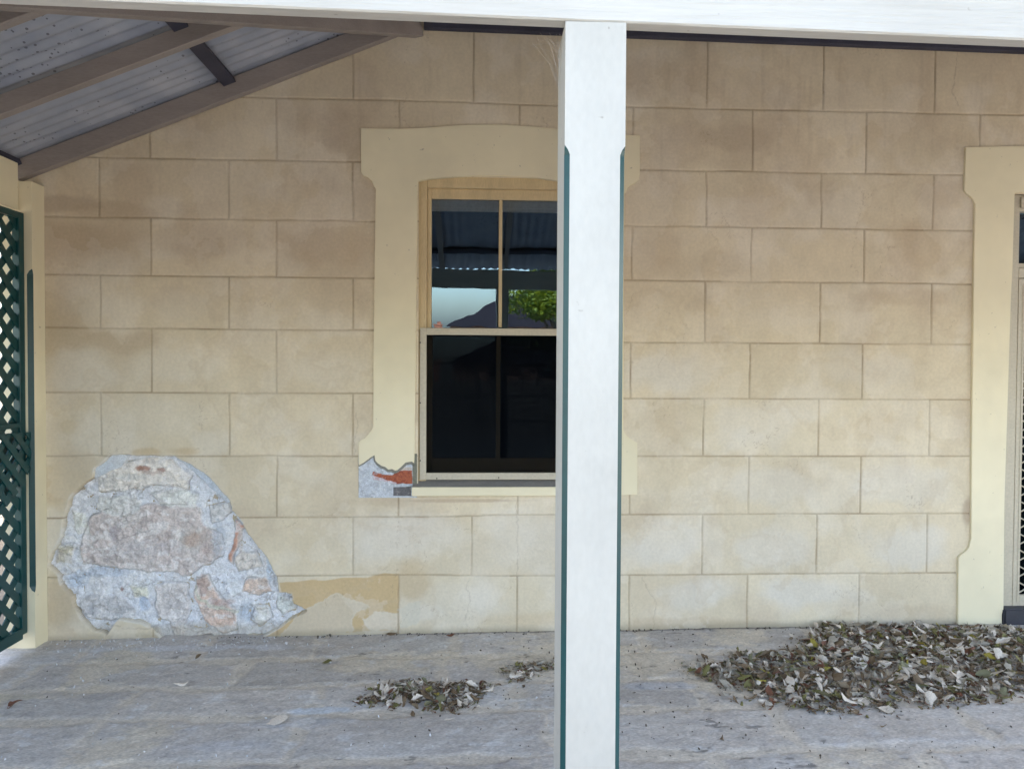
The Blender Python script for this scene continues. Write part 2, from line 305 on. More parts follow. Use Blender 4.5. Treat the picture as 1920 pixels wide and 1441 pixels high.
def make_wall():
    xs = np.arange(-2.60, 3.75, .0048); zs = np.arange(-.05, 3.62, .0048)
    X, Z = np.meshgrid(xs, zs)
    tt = sst(-.4, .3, X)
    gd = np.full(X.shape, 9.0); lines = [ZL[k] * (1 - tt) + ZR[k] * tt for k in range(9)]
    jx = .004 * (fbm(X, Z, 5, 3, 1) - .5) * 2
    course = np.zeros(X.shape, int)
    for k in range(9):
        gd = np.minimum(gd, np.abs(Z + jx * .8 - lines[k])); course += (Z < lines[k])
    blk = np.zeros(X.shape, int)
    for par, vs in ((0, EVEN), (1, ODD)):
        mk = (course % 2) == par
        vs = np.array(vs); k = np.searchsorted(vs, X)
        lo = np.where(k > 0, vs[(k - 1).clip(0)], -9); hi = np.where(k < len(vs), vs[k.clip(0, len(vs) - 1)], 9)
        # jitter each vertical joint a little per course
        d = np.minimum(np.abs(X + jx - lo), np.abs(hi - X - jx))
        gd = np.where(mk, np.minimum(gd, d), gd); blk = np.where(mk, k + course * 31, blk)
    gw = .0018 + .0020 * fbm(X, Z, 7, 3, 8)
    groove = 1 - sst(gw, gw + .0038, gd)
    bt = hsh(blk, blk * 0 + 7, 2); bt2 = hsh(blk, blk * 0 + 9, 4)
    # colours of the render itself
    c = np.zeros(X.shape + (3,)) + np.array([.70, .61, .455])
    c *= (.95 + .10 * bt)[..., None]
    c = mix(c, (.60, .49, .34), bt2 * .2)
    big = fbm(X, Z, 1.3, 5, 11); med = fbm(X, Z, 4.5, 5, 12); sm = fbm(X * 1.2, Z * .8, 16, 4, 13)
    c = mix(c, (.77, .70, .585), sst(.5, .72, med) * .5)
    c = mix(c, (.54, .44, .32), sst(.54, .74, big) * .3)
    c = mix(c, (.52, .42, .31), sst(.60, .78, fbm(X, Z, 3.1, 5, 19)) * .35)
    c *= (.95 + .10 * sm)[..., None]
    # weather stains measured on the wall (tan, ochre, pale)
    tan, och, pale, grey, brn = (.50, .385, .255), (.57, .44, .27), (.74, .69, .60), (.69, .66, .61), (.42, .32, .23)
    for (px, py, rx, ry, s, k) in (
        (130, 380, .22, .05, .55, brn), (230, 395, .25, .05, .5, tan), (150, 460, .30, .13, .6, tan), (240, 345, .12, .16, .3, tan), (600, 460, .28, .14, .5, tan), (350, 450, .3, .1, .35, tan), (650, 250, .18, .14, .45, brn), (560, 225, .16, .1, .35, tan),
        (690, 360, .12, .16, .45, tan), (330, 215, .2, .1, .3, tan), (110, 620, .14, .3, .45, tan), (240, 640, .22, .07, .5, tan), (150, 570, .18, .1, .3, pale), (330, 575, .25, .1, .3, pale), (150, 690, .22, .13, .6, pale), (330, 690, .3, .12, .4, pale),
        (600, 690, .25, .13, .4, pale), (130, 900, .16, .22, .65, och), (110, 800, .12, .15, .4, och), (110, 1130, .16, .2, .6, tan), (100, 1010, .1, .12, .35, pale), (270, 847, .09, .022, .8, och), (345, 845, .09, .03, .8, och), (285, 780, .3, .12, .3, pale),
        (760, 1010, .3, .14, .5, grey), (600, 1020, .25, .15, .2, och), (850, 1140, .3, .12, .4, pale), (1000, 1020, .25, .2, .35, grey), (1000, 1160, .4, .06, .45, och), (770, 1090, .1, .14, .7, och), (790, 1150, .12, .05, .5, pale), (900, 1110, .06, .14, .3, pale),
        (1240, 150, .4, .12, .25, tan), (1380, 262, .25, .08, .4, brn), (1235, 460, .12, .2, .4, tan), (1420, 380, .2, .14, .35, tan), (1340, 500, .3, .1, .3, tan), (1730, 460, .28, .16, .5, tan), (1770, 360, .16, .12, .45, brn), (1660, 250, .2, .1, .25, tan),
        (1700, 560, .3, .05, .4, tan), (1460, 590, .25, .12, .3, pale), (1600, 690, .3, .12, .3, grey), (1240, 700, .3, .12, .35, grey), (1250, 800, .14, .18, .3, tan), (1420, 800, .3, .13, .35, grey), (1650, 800, .2, .1, .3, tan), (1700, 910, .35, .13, .45, grey),
        (1450, 910, .3, .13, .4, grey), (1250, 1010, .3, .13, .5, grey), (1450, 1030, .25, .12, .5, grey), (1700, 1020, .25, .14, .6, grey), (1300, 1110, .3, .1, .45, grey), (1520, 1110, .35, .1, .6, grey), (1700, 1150, .35, .06, .4, tan), (1300, 1168, .5, .04, .5, tan),
        (1815, 1130, .05, .18, .5, brn), (1815, 960, .04, .08, .8, brn), (720, 940, .22, .03, .35, tan), (900, 938, .4, .012, .7, brn), (640, 1010, .2, .2, .2, pale)):
        bx, bz = S(px, py); d = np.hypot((X - bx) / rx, (Z - bz) / ry) + 1.2 * (fbm(X, Z, 7, 5, px + py) - .5)
        c = mix(c, k, (1 - sst(.5, 1.2, d)) * s * .8)
    # vertical run marks under the roof line
    run = fbm(X * 3.2, Z * .35, 9, 4, 91); c = mix(c, (.33, .25, .17), sst(.58, .78, run) * .12 * sst(2.35, 2.9, Z))
    # ochre repaired strip low on the wall, with flaked pale skins
    wX, wZ = warp(X, Z, .012, 9, 3)
    strip = [S(*p) for p in ((522, 1092), (560, 1090), (640, 1083), (690, 1080), (722, 1073), (748, 1076), (749, 1182), (560, 1188), (500, 1192), (560, 1150), (530, 1120))]
    d = dpoly(wX, wZ, strip); c = mix(c, (.58, .42, .225), (1 - sst(-.004, .004, d)) * .9)
    wX, wZ = warp(X, Z, .03, 11, 7); wX, wZ = wX + .008 * (fbm(X, Z, 50, 3, 8) - .5) * 2, wZ + .008 * (fbm(X, Z, 50, 3, 9) - .5) * 2
    for pl, k, s in ((((585, 1135), (605, 1120), (640, 1115), (668, 1128), (690, 1140), (665, 1150), (660, 1180), (600, 1190), (530, 1190), (548, 1160)), (.62, .53, .40), .9), (((680, 1160), (705, 1145), (748, 1150), (748, 1182), (700, 1182)), (.70, .61, .48), .9), (((750, 1140), (790, 1130), (780, 1165), (752, 1175)), (.64, .59, .48), .8)):
        d = dpoly(wX, wZ, [S(*p) for p in pl]); c = mix(c, k, (1 - sst(-.003, .004, d)) * s); c = mix(c, (.66, .61, .5), np.exp(-(d / .004) ** 2) * .5)
    # dirt along the foot of the wall, joint colour
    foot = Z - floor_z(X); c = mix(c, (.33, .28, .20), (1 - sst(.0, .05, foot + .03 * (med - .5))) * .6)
    gcol = np.array([.30, .22, .14]); gs = groove * np.clip(.05 + .85 * fbm(X, Z, 4.6, 5, 15, .6), 0, .75)
    c = c * (1 - gs[..., None]) + gcol * gs[..., None]
    # hair cracks
    for pts in (((970, 935), (968, 990), (972, 1060), (966, 1085)), ((884, 1085), (878, 1120), (872, 1160)), ((1796, 95), (1790, 150), (1793, 205)), ((1200, 1080), (1225, 1130), (1222, 1176)), ((672, 770), (664, 830), (668, 850)), ((200, 1170), (330, 1190), (460, 1185))):
        q = [S(*p) for p in pts]; d = np.full(X.shape, 9.); 
        for (x1, z1), (x2, z2) in zip(q, q[1:]):
            ex, ez = x2 - x1, z2 - z1; t = np.clip(((wX - x1) * ex + (wZ - z1) * ez) / (ex * ex + ez * ez), 0, 1); d = np.minimum(d, np.hypot(wX - x1 - t * ex, wZ - z1 - t * ez))
        c = mix(c, (.3, .23, .16), (1 - sst(.0012, .0045, d)) * .35)
    for sd, th in ((301, .60), (311, .63)):
        rg_ = np.abs(fbm(X * 1.3, Z, 2.3, 6, sd, .55) - .5); c = mix(c, (.36, .27, .18), (1 - sst(.0008, .0028, rg_)) * sst(th, th + .06, fbm(X, Z, 1.7, 3, sd + 5)) * .45)
    # tide marks left by damp: sharp-edged soft patches
    tm = fbm(X, Z, 2.1, 6, 331, .55); c = mix(c, (.56, .45, .31), sst(.55, .56, tm) * (1 - sst(.56, .64, tm)) * .22)
    tm = fbm(X, Z, 3.3, 6, 341, .55); c = mix(c, (.78, .71, .60), sst(.57, .575, tm) * .22)
    # relief
    Yv = .004 * groove + .006 * (fbm(X, Z, 1.6, 4, 17) - .5) + .0022 * (fbm(X, Z, 9, 4, 18) - .5)
    hx, hz = warp(X, Z, .010, 16, 33)
    dh = dpoly(hx, hz, HOLE)
    c = mix(c, (.74, .71, .66), np.exp(-((dh - .006) / .006) ** 2) * .6 * sst(.4, .6, fbm(X, Z, 9, 3, 190))); c = mix(c, (.30, .25, .19), (1 - sst(-.001, .004, dh)) * (.35 + .6 * (1 - sst(-2.1, -1.9, X))))  # pale rim; broken edge in brown, darker at left as painted lip shade
    Yv = Yv + (1 - sst(.0, .006, dh)) * .05
    cx = (dh[:-1, :-1] + dh[1:, 1:]) / 2
    keep = cx > -.002
    Xc = (X[:-1, :-1] + X[1:, 1:]) / 2; Zc = (Z[:-1, :-1] + Z[1:, 1:]) / 2
    keep &= ~((Xc > WX0 + .004) & (Xc < WX1 - .004) & (Zc > WZ0 + .004) & (Zc < WZ1 - .004))
    keep &= ~((Xc > DX0 + .004) & (Zc < DZ1 - .004) & (Xc < DX1))
    keep &= Zc > floor_z(Xc) - .02
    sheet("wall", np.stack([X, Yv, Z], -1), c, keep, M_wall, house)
make_wall()

def make_hole():
    x0 = min(p[0] for p in HOLE) - .03; x1 = max(p[0] for p in HOLE) + .03; z0 = min(p[1] for p in HOLE) - .03; z1 = max(p[1] for p in HOLE) + .03
    xs = np.arange(x0, x1, .0034); zs = np.arange(z0, z1, .0034); X, Z = np.meshgrid(xs, zs)
    wX, wZ = warp(X, Z, .028, 9, 101); vX, vZ = warp(X, Z, .010, 30, 120)
    n1 = fbm(X, Z, 12, 5, 103); n2 = fbm(X, Z, 38, 5, 104); n3 = fbm(X, Z * 1.5, 5, 4, 105)
    c = np.zeros(X.shape + (3,)) + np.array([.77, .785, .825])                      # blue-white lime mortar
    c = mix(c, (.82, .82, .82), sst(.46, .66, n1) * .8); c = mix(c, (.52, .54, .60), sst(.56, .72, n2) * .5)
    h = .030 - .011 * (n1 - .5) * 2
    stones = [ # polygon in the measured frame, colour, height proud of mortar, bed direction
        ([(215, 560), (235, 470), (290, 380), (400, 345), (560, 330), (700, 330), (830, 350), (850, 440), (930, 500), (950, 600), (860, 640), (760, 690), (560, 680), (420, 660), (240, 640)], (.44, .37, .37), .012),
        ([(330, 190), (420, 130), (560, 110), (700, 120), (800, 200), (760, 270), (620, 240), (470, 262), (310, 270)], (.56, .50, .48), .012),
        ([(300, 290), (460, 280), (530, 300), (520, 380), (400, 400), (300, 350)], (.47, .45, .46), .006), ([(560, 290), (720, 250), (820, 290), (800, 360), (620, 330)], (.52, .50, .50), .007),
        ([(190, 370), (260, 380), (270, 480), (200, 490)], (.54, .52, .50), .008), ([(120, 540), (200, 550), (190, 620), (110, 640)], (.42, .37, .31), .006),
        ([(870, 345), (970, 330), (1000, 380), (960, 420), (890, 430)], (.42, .40, .42), .010), ([(1010, 425), (1055, 435), (1020, 560), (1000, 640), (975, 620), (990, 520)], (.45, .24, .18), .012),
        ([(1050, 560), (1120, 570), (1140, 660), (1020, 680), (1010, 620)], (.50, .44, .42), .010), ([(1060, 720), (1160, 710), (1190, 780), (1120, 800), (1040, 770)], (.50, .37, .32), .009),
        ([(210, 830), (300, 790), (430, 800), (500, 850), (500, 910), (380, 920), (260, 910)], (.37, .355, .385), .011), ([(470, 745), (560, 740), (570, 800), (480, 805)], (.50, .47, .42), .010),
        ([(600, 740), (760, 730), (780, 830), (740, 960), (640, 930), (600, 860)], (.46, .41, .42), .008), ([(800, 700), (860, 690), (900, 760), (1000, 860), (1020, 960), (930, 985), (850, 930), (800, 800)], (.49, .35, .30), .012),
        ([(1100, 850), (1170, 840), (1190, 900), (1130, 950), (1075, 920)], (.56, .52, .50), .011), ([(1215, 790), (1300, 800), (1320, 860), (1240, 900), (1210, 860)], (.46, .46, .46), .006), ([(680, 940), (830, 960), (960, 1000), (700, 1000)], (.44, .36, .33), .006)]
    crev = np.zeros(X.shape)
    for pts, k, hh in stones:
        q = [zp(*p) for p in pts]; d = dpoly(wX, wZ, q); w = 1 - sst(-.012, .004, d)
        k = np.array(k) * 1.45; k = k * np.array([.99, 1.03, .97]); tex = k[None, None, :] * (.80 + .42 * n2 + .25 * (n3 - .4))[..., None]
        tex = mix(tex, k * .62 + np.array([.02, .01, .01]), sst(.58, .7, fbm(X, Z * 1.6, 22, 5, int(pts[0][0]))) * .6)
        tex = mix(tex, (.86, .83, .81), sst(.50, .63, fbm(X, Z * 1.5, 20, 6, int(pts[0][1]) + 7)) * .65)
        c = c * (1 - w[..., None]) + tex * w[..., None]
        h = h * (1 - w) + (.028 - hh - .006 * (n3 - .5) - .004 * (n2 - .5)) * w
        crev = np.maximum(crev, np.exp(-((d - .001) / .0035) ** 2) * sst(.38, .6, fbm(X, Z, 8, 3, int(pts[0][0]) + 3)))
    def spot(a, b, ra, rb, k, s, sh=.9):
        nonlocal c
        sx, sz = zp(a, b); d = np.hypot((vX - sx) / (ra / 2.667 / 325), (vZ - sz) / (rb / 2.667 / 325)) + sh * (n2 - .5); c = mix(c, k, (1 - sst(.5, 1.1, d)) * s)
    rust = (.36, .17, .11)
    spot(545, 160, 45, 16, rust, .95); spot(640, 165, 28, 12, rust, .9); spot(590, 180, 60, 12, (.48, .34, .28), .6); spot(790, 520, 78, 70, (.60, .55, .50), .9, .4); spot(790, 515, 52, 46, (.40, .26, .19), .9, .5); spot(395, 480, 35, 45, (.30, .26, .28), .7)
    spot(880, 560, 60, 40, (.50, .38, .34), .6); spot(860, 500, 40, 40, (.47, .36, .31), .6); spot(845, 745, 32, 55, (.42, .25, .19), .8); spot(930, 830, 70, 22, (.45, .29, .25), .7); spot(1030, 520, 14, 90, (.60, .54, .50), .8); spot(435, 765, 12, 18, (.25, .12, .11), .9)
    spot(350, 220, 60, 22, (.62, .60, .56), .6); spot(480, 200, 100, 20, (.64, .62, .58), .6); spot(350, 680, 150, 30, (.50, .58, .70), .8); spot(200, 720, 60, 45, (.48, .57, .70), .7); spot(550, 840, 36, 50, (.47, .56, .70), .9); spot(920, 520, 36, 110, (.45, .50, .58), .7)
    spot(1180, 640, 22, 90, (.62, .70, .80), .95); spot(1060, 880, 50, 60, (.46, .52, .60), .7); spot(600, 560, 200, 40, (.56, .53, .54), .35); spot(470, 560, 90, 60, (.52, .49, .50), .4); spot(240, 880, 60, 30, (.36, .35, .38), .5)
    # yellow lime band crossing the lower pink stone
    q = [zp(*p) for p in ((800, 740), (830, 800), (880, 840), (950, 860), (1010, 880))]; d = np.full(X.shape, 9.)
    for (a1, b1), (a2, b2) in zip(q, q[1:]):
        ex, ez = a2 - a1, b2 - b1; t = np.clip(((wX - a1) * ex + (wZ - b1) * ez) / (ex * ex + ez * ez), 0, 1); d = np.minimum(d, np.hypot(wX - a1 - t * ex, wZ - b1 - t * ez))
    c = mix(c, (.62, .60, .48), (1 - sst(.004, .014, d)) * .9)
    # crevices: real cuts between stones, their shade painted dark into the colour
    cr2 = np.exp(-((fbm(X, Z * 2.0, 5.5, 5, 140) - .5) / .010) ** 2) * sst(.5, .62, fbm(X, Z, 3, 3, 141)) + np.exp(-((fbm(X * 1.6, Z, 8, 4, 150) - .5) / .012) ** 2) * sst(.52, .64, fbm(X, Z, 4, 3, 151))
    crev = np.maximum(crev, np.clip(cr2, 0, 1) * .8)
    c = mix(c, (.24, .21, .19), crev * .6); h = h + .010 * crev
    h = h - .020 * (n2 - .5) - .008 * (fbm(X, Z, 80, 3, 160) - .5) - .012 * (fbm(X, Z * 1.4, 18, 4, 166) - .5)
    dh = dpoly(*(warp(X, Z, .010, 16, 33)), HOLE)
    # scraped smooth skin at the upper left and a clean mortar margin along the right edge
    sk = dpoly(vX, vZ, [zp(*p) for p in ((385, 85), (480, 90), (430, 150), (300, 210), (300, 140))]); w = 1 - sst(-.003, .003, sk); c = mix(c, (.60, .65, .70), w); h = h * (1 - w) + .007 * w
    mg = [zp(*p) for p in ((700, 90), (860, 170), (1000, 320), (970, 330), (850, 215), (740, 125))]; w = 1 - sst(-.002, .003, dpoly(vX, vZ, mg)); c = mix(c, (.56, .62, .70), w * .9); h = h * (1 - w) + .010 * w
    bt = dpoly(wX, wZ, [zp(*p) for p in ((420, 915), (540, 935), (620, 960), (650, 1010), (360, 1010), (395, 950))]); w = 1 - sst(-.004, .004, bt); c = mix(c, (.45, .38, .28), w); h = h * (1 - w) + .004 * w
    c = mix(c, (.74, .70, .665), .08 + .24 * sst(.4, .65, fbm(X, Z, 7, 6, 180, .65)))
    c = mix(c, (.50, .46, .40), (1 - sst(.0, .05, Z - .03 + .04 * (n1 - .5))) * .7)
    h = np.clip(h + .010, .003, .060)
    keep = ((dh[:-1, :-1] + dh[1:, 1:]) / 2) < .006
    sheet("exposed_stonework", np.stack([X, h, Z], -1), c, keep, M_stone, house)["label"] = "bare rubble stone and pale mortar where the render has fallen off low on the wall"
make_hole()

# wall core behind the render (solid, with openings), side return, parapet
core = MB()
WT = .30
core.box(-2.60, WX0, .05, WT, -.1, 3.6); core.box(WX1, DX0, .05, WT, -.1, 3.6)
core.box(WX0, WX1, .05, WT, -.1, WZ0); core.box(WX0, WX1, .05, WT, WZ1, 3.6)
core.box(DX0, DX1, .05, WT, DZ1, 3.6); core.box(DX1, 6.2, .003, WT, -.1, 3.6)
core.box(-2.62, -2.601, .0, 7.0, -.16, 3.6)
core.box(-2.60, 6.2, 6.98, 7.2, -.1, 3.6); core.box(6.2, 6.4, .0, 7.2, -.1, 3.6)
core.build("wall_core", noisy("plain render", (.48, .41, .30), .08, 2, .9, .3, 40), house)
# unseen main roof, added over the house to keep sun off the verandah
mr = MB(); rid = 5.6
for (a, b) in (((-3.1, -.25, 3.66), (-3.1, 3.6, rid)), ((-3.1, 7.5, 3.66), (-3.1, 3.6, rid))):
    p0 = Vector(a); p1 = Vector(b); e = Vector((9.8, 0, 0)); up = Vector((0, 0, .06))
    vs = [p0, p0 + e, p1 + e, p1]; vt = [mr.bm.verts.new(v) for v in vs]; vb = [mr.bm.verts.new(v + up) for v in vs]
    mr.bm.faces.new(vt[::-1]); mr.bm.faces.new(vb)
    for i in range(4): mr.bm.faces.new((vt[i], vt[(i + 1) % 4], vb[(i + 1) % 4], vb[i]))
for gx in (-2.6, 6.2):
    mr.bm.faces.new([mr.bm.verts.new(v) for v in ((gx, 0, 3.6), (gx, 7.2, 3.6), (gx, 3.6, 5.5))])
bmesh.ops.recalc_face_normals(mr.bm, faces=mr.bm.faces)
mr.build("roof", noisy("roof tiles", (.20, .09, .06), .2, 3, .8, .4, 20), house)

# ---- painted window surround (raised quoin outline with ears)
yS = -.014
def sp(l, y=yS): return [S(a, b, y) for a, b in l]
left_out = [(672, 932), (672, 829), (676, 825), (683, 822), (690, 815), (696, 807), (700, 800), (700, 700), (702, 500), (705, 354), (701, 349), (697, 339), (689, 332), (681, 329), (677, 322), (677, 240)]
top_out = [(720, 241), (755, 241), (790, 240), (840, 236), (890, 233.5), (930, 233), (970, 235), (1020, 239), (1060, 243), (1110, 249), (1150, 252), (1200, 254)]
right_out = [(1200, 326), (1198, 337), (1190, 344), (1182, 347), (1177, 352), (1174, 361), (1171, 362), (1170, 500), (1169, 806), (1172, 813), (1180, 821), (1188, 826), (1195, 830), (1195, 927)]
inner = [(1096, 929), (1095, 370), (1093, 350), (1060, 341), (1010, 333), (950, 330), (900, 329), (850, 331), (805, 335), (784, 339), (783, 345), (780, 600), (776, 868)]
broken = [(776.5, 868), (772, 865), (768, 865.5), (760, 867), (753, 874), (745, 881), (741, 882), (735, 879), (728, 880), (722, 875), (715, 873), (708, 868), (703.5, 863), (702, 853), (694, 858), (682, 867), (672.8, 872)]
# trim: the jamb's foot at lower left has broken away
poly = [p for p in left_out if p[1] < 872] 
outline = [(672.8, 872)] + poly + top_out + right_out + inner[:-1] + broken[:-1]
rs = random.Random(8)
sm = []
for i in range(len(outline)):
    a = outline[i]; b = outline[(i + 1) % len(outline)]; L = math.hypot(a[0] - b[0], a[1] - b[1]); n = max(1, int(L / 22))
    for k in range(n):
        t = k / n; j = .8 if n > 1 and k else 0
        sm.append((a[0] + (b[0] - a[0]) * t + rs.uniform(-j, j) * .5, a[1] + (b[1] - a[1]) * t + rs.uniform(-j, j) * .3))
M_cream2 = M_cream
MB().prism(sp(sm)[::-1], yS, .012, .0025).build("window_surround", M_cream2, house)["label"] = "cream painted window surround with ears, its lower left foot broken away"

def brick_patch():
    x0, z0 = S(672.6, 932.5); x1, z1 = S(782, 850)
    xs = np.arange(x0, x1, .0022); zs = np.arange(z0, z1, .0022); X, Z = np.meshgrid(xs, zs)
    def q(l): return [S(640 + a / 10.29, 820 + b / 10.29) for a, b in l]
    wX, wZ = warp(X, Z, .006, 40, 201); n1 = fbm(X, Z, 30, 4, 202); n2 = fbm(X, Z, 80, 4, 203)
    c = np.zeros(X.shape + (3,)) + np.array([.56, .59, .64]); c = mix(c, (.44, .46, .50), sst(.5, .7, n1) * .7); c = mix(c, (.66, .67, .68), sst(.55, .7, n2) * .5)
    h = .002 + .006 * (n1 - .5)
    w = 1 - sst(-.002, .002, dpoly(wX, wZ, q([(610, 655), (830, 700), (1000, 720), (1090, 640), (1370, 640), (1370, 880), (1080, 890), (900, 860), (620, 800)])))
    rd = mix(np.zeros(X.shape + (3,)) + np.array([.40, .125, .07]), (.30, .09, .06), sst(.45, .65, n2)); 
    ww = .5 * sst(.52, .66, fbm(X, Z * 1.4, 60, 4, 207)) * (1 - sst(S(725, 900)[0], S(742, 900)[0], X)) * .95; rd = mix(rd, (.58, .56, .60), ww)
    (xa_, za_), (xb_, zb_2) = q([(610, 715), (1060, 860)])
    zl_ = za_ + (zb_2 - za_) * (X - xa_) / (xb_ - xa_) + .014 * (n1 - .5)
    wh = sst(.0, .003, zl_ - Z) * (1 - sst(xb_, xb_ + .004, X + .01 * (n2 - .5))); rd = mix(rd, (.60, .55, .60), wh * (.72 + .28 * sst(.4, .6, n2)))
    c = c * (1 - w[..., None]) + rd * w[..., None]; h = h - .004 * w
    w = 1 - sst(-.002, .0015, dpoly(X, Z, q([(1005, 950), (1350, 940), (1350, 1120), (1005, 1120)]))); c = mix(c, (.16, .155, .16), w); c = mix(c, (.34, .32, .31), w * sst(.55, .7, n2) * .6); h = h - .002 * w
    w = 1 - sst(-.001, .002, dpoly(wX, wZ, q([(1120, 590), (1360, 570), (1360, 630), (1100, 640)]))); c = mix(c, (.55, .48, .42), w)
    # exposed grey edge of the render coat round the break
    d = np.full(X.shape, 9.); e = [S(*p) for p in broken + [(672.8, 872)]]
    for (x1_, z1_), (x2, z2) in zip(e, e[1:]):
        ex, ez = x2 - x1_, z2 - z1_; t = np.clip(((X - x1_) * ex + (Z - z1_) * ez) / (ex * ex + ez * ez + 1e-9), 0, 1); d = np.minimum(d, np.hypot(X - x1_ - t * ex, Z - z1_ - t * ez))
    lim = .006 + .010 * fbm(X, Z, 16, 3, 211) * sst(S(700, 900)[0], S(712, 900)[0], X)
    w = 1 - sst(lim, lim + .002, d); c = mix(c, (.24, .235, .205), w); h = h - .005 * w
    w = sst(S(772.5, 900)[0], S(774.5, 900)[0], X) * sst(S(770, 908)[1], S(770, 906)[1], Z); c = mix(c, (.20, .20, .16), w)
    h = h - .003 * (n2 - .5)
    h = np.clip(h - .006, -.012, .004)
    sheet("exposed_brick", np.stack([X, h, Z], -1), c, None, M_brick, house)["label"] = "broken corner of the window surround showing red brick and whitewash"
brick_patch()

# ---- door surround and door
d_out = [(1796, 1171), (1797, 1046), (1801, 1040), (1810, 1034), (1817, 1026), (1819, 1016), (1821, 1010), (1822, 850), (1825, 560), (1828, 382), (1825, 375), (1818, 367), (1811, 362), (1808, 355), (1811, 276)]
xr = S(1811, 700)[0]; 
dl = sp(d_out); zt = S(1811, 276)[1]
ctr = DX0 + .49; lw = DX0 - S(1825, 700, yS)[0]; xm = 2 * ctr - DX0
top = [(x_, zt + (.045 * math.exp(-((x_ - ctr) / .35) ** 2))) for x_ in np.linspace(DX0 + .05, xm + .02, 14)]
dr = [(2 * ctr - x_, z_) for x_, z_ in dl][::-1]
inn = [(xm, .02), (xm, DZ1), (S(1903, 364, yS)[0], DZ1), (S(1899, 500, yS)[0], S(1899, 500)[1]), (S(1896, 560, yS)[0], S(1896, 560)[1]), (S(1884, 940, yS)[0], S(1884, 940)[1]), (S(1882, 1140, yS)[0], S(1882, 1140)[1]), (S(1879, 1150, yS)[0], S(1879, 1150)[1]), (S(1879, 1172, yS)[0], .02)]
MB().prism((dl + top + dr + inn)[::-1], yS, .012, .0025).build("door_surround", M_cream, house)

door = MB()   # fixed outer frame, recess, transom
dr_x0 = S(1884, 1000)[0] - .01
fr = empty("door"); fr.parent = house; fr["label"] = "beige security screen door with diamond grille under a dark fanlight"
ff = MB()
xL = S(1890, 1000, .03)[0]
ff.box(xL - .03, xL + .035, .03, .12, .06, DZ1, .003)                    # jamb
ff.box(2.0 * ctr - xL - .035, 2.0 * ctr - xL + .03, .03, .12, .06, DZ1, .003)
zf1 = S(1910, 398, .06)[1]; zf0 = S(1910, 494, .06)[1]; zd1 = S(1910, 522, .05)[1]
xr_ = 2 * ctr - xL - .035
ff.box(xL + .035, xr_, .035, .12, zf1, DZ1, .003); ff.box(xL + .035, xr_, .02, .035, zf1 + .018, DZ1 - .02, .002)
ff.box(xL + .035, xr_, .03, .12, zd1, zf0 - .03, .003); ff.box(xL + .035, xr_, .045, .11, zf0 - .0298, zf0, .004)
ff.build("door_frame", M_alu, fr)
lf = MB(); z0d = S(1900, 1140, .04)[1]; zm1 = S(1910, 543, .04)[1]; zm0 = S(1910, 1114, .04)[1]; xm0 = S(1911, 1000, .04)[0]
xg1 = xr_ - (xm0 - xL - .035)
lf.box(xL + .0352, xm0, .028, .058, z0d, zd1 - .004, .002); lf.box(xg1, xr_ - .0002, .028, .058, z0d, zd1 - .004, .002)
lf.box(xm0, xg1, .029, .057, z0d, zm0, .002); lf.box(xm0, xg1, .029, .057, zm1, zd1 - .004, .002)
for mm in (.006,):
    lf.box(xm0 - .016, xm0 - .012, .0255, .0279, z0d + .04, zd1 - .04)
lf.build("screen_leaf_frame", M_alu, fr)
gr = MB(); pz = .098; w_ = .062; xc_ = S(1909, 900, .04)[0]; xg1 = max(xg1, xc_ + .3)
zs_ = np.arange(zm0 + .001, zm1, pz / 12)
for i in range(-1, int((xg1 - xc_) / w_) + 1):
    run = []
    for z_ in zs_:
        ph = 2 * math.pi * (z_ - S(1909, 995, .04)[1]) / pz; sg = -1 if i % 2 == 0 else 1
        x_ = xc_ + i * w_ + w_ * (.5 + sg * .5 * math.cos(ph)) 
        x_ += (-.001 if sg > 0 else .001)
        if xm0 - .003 < x_ < xg1 + .003: run.append((x_, .043, z_))
        else:
            if len(run) > 2: gr.tube(run, .0042, 5)
            run = []
    if len(run) > 2: gr.tube(run, .0042, 5)
gr.build("diamond_grille", M_alu, fr)
b = MB(); b.box(xm0 - .01, xg1 + .01, .0585, .061, zm0 - .01, zm1 + .01); b.build("screen_mesh", M_fly, fr)
b = MB(); b.box(xL + .036, xr_, .085, .09, zf0, zf1); b.build("fanlight_glass", M_glass, fr)
b = MB(); b.box(xL + .03, xr_, .16, .20, z0d, zf0 - .05, .004)
for kz in (.25, 1.15):
    b.box(xL + .16, xL + .42, .152, .16, kz, kz + .7, .004); b.box(xr_ - .42, xr_ - .16, .152, .16, kz, kz + .7, .004)
b.build("door_leaf", noisy("dark green door", (.02, .07, .055), .15, 4, .4, .2, 40), fr)
b = MB(); b.box(S(1881, 1150, -.02)[0], xr_ + .06, -.03, .30, .0, S(1900, 1141, -.03)[1], .01, seg=2); b.build("doorstep", M_step, fr)

# ---- window
win = empty("window"); win.parent = house; win["label"] = "old double hung sash window with four panes and a fly screen over the lower half"
yW = .075
cxw = (WX0 + WX1) / 2
def mir(x_): return 2 * cxw - x_
fw = MB()
xo = WX0 - .002; xi = S(800, 600, .045)[0]
zt_in = S(800, 366, .045)[1]
fw.box(xo, xi, .03, .13, WZ0 - .01, WZ1 + .03, .004); fw.box(mir(xi), mir(xo), .03, .13, WZ0 - .01, WZ1 + .03, .004)
fw.box(xi, mir(xi), .03, .13, S(900, 353, .03)[1], WZ1 + .03, .004)
fw.build("window_frame", M_timber, win)
rv = MB(); rv.box(WX0 - .02, WX0 - .0025, .006, .05, WZ0, WZ1); rv.box(WX1 + .0025, WX1 + .02, .0, .05, WZ0, WZ1); rv.box(WX0 - .02, WX1 + .02, .013, .05, WZ1, WZ1 + .03); rv.build("reveal", M_cream, win)
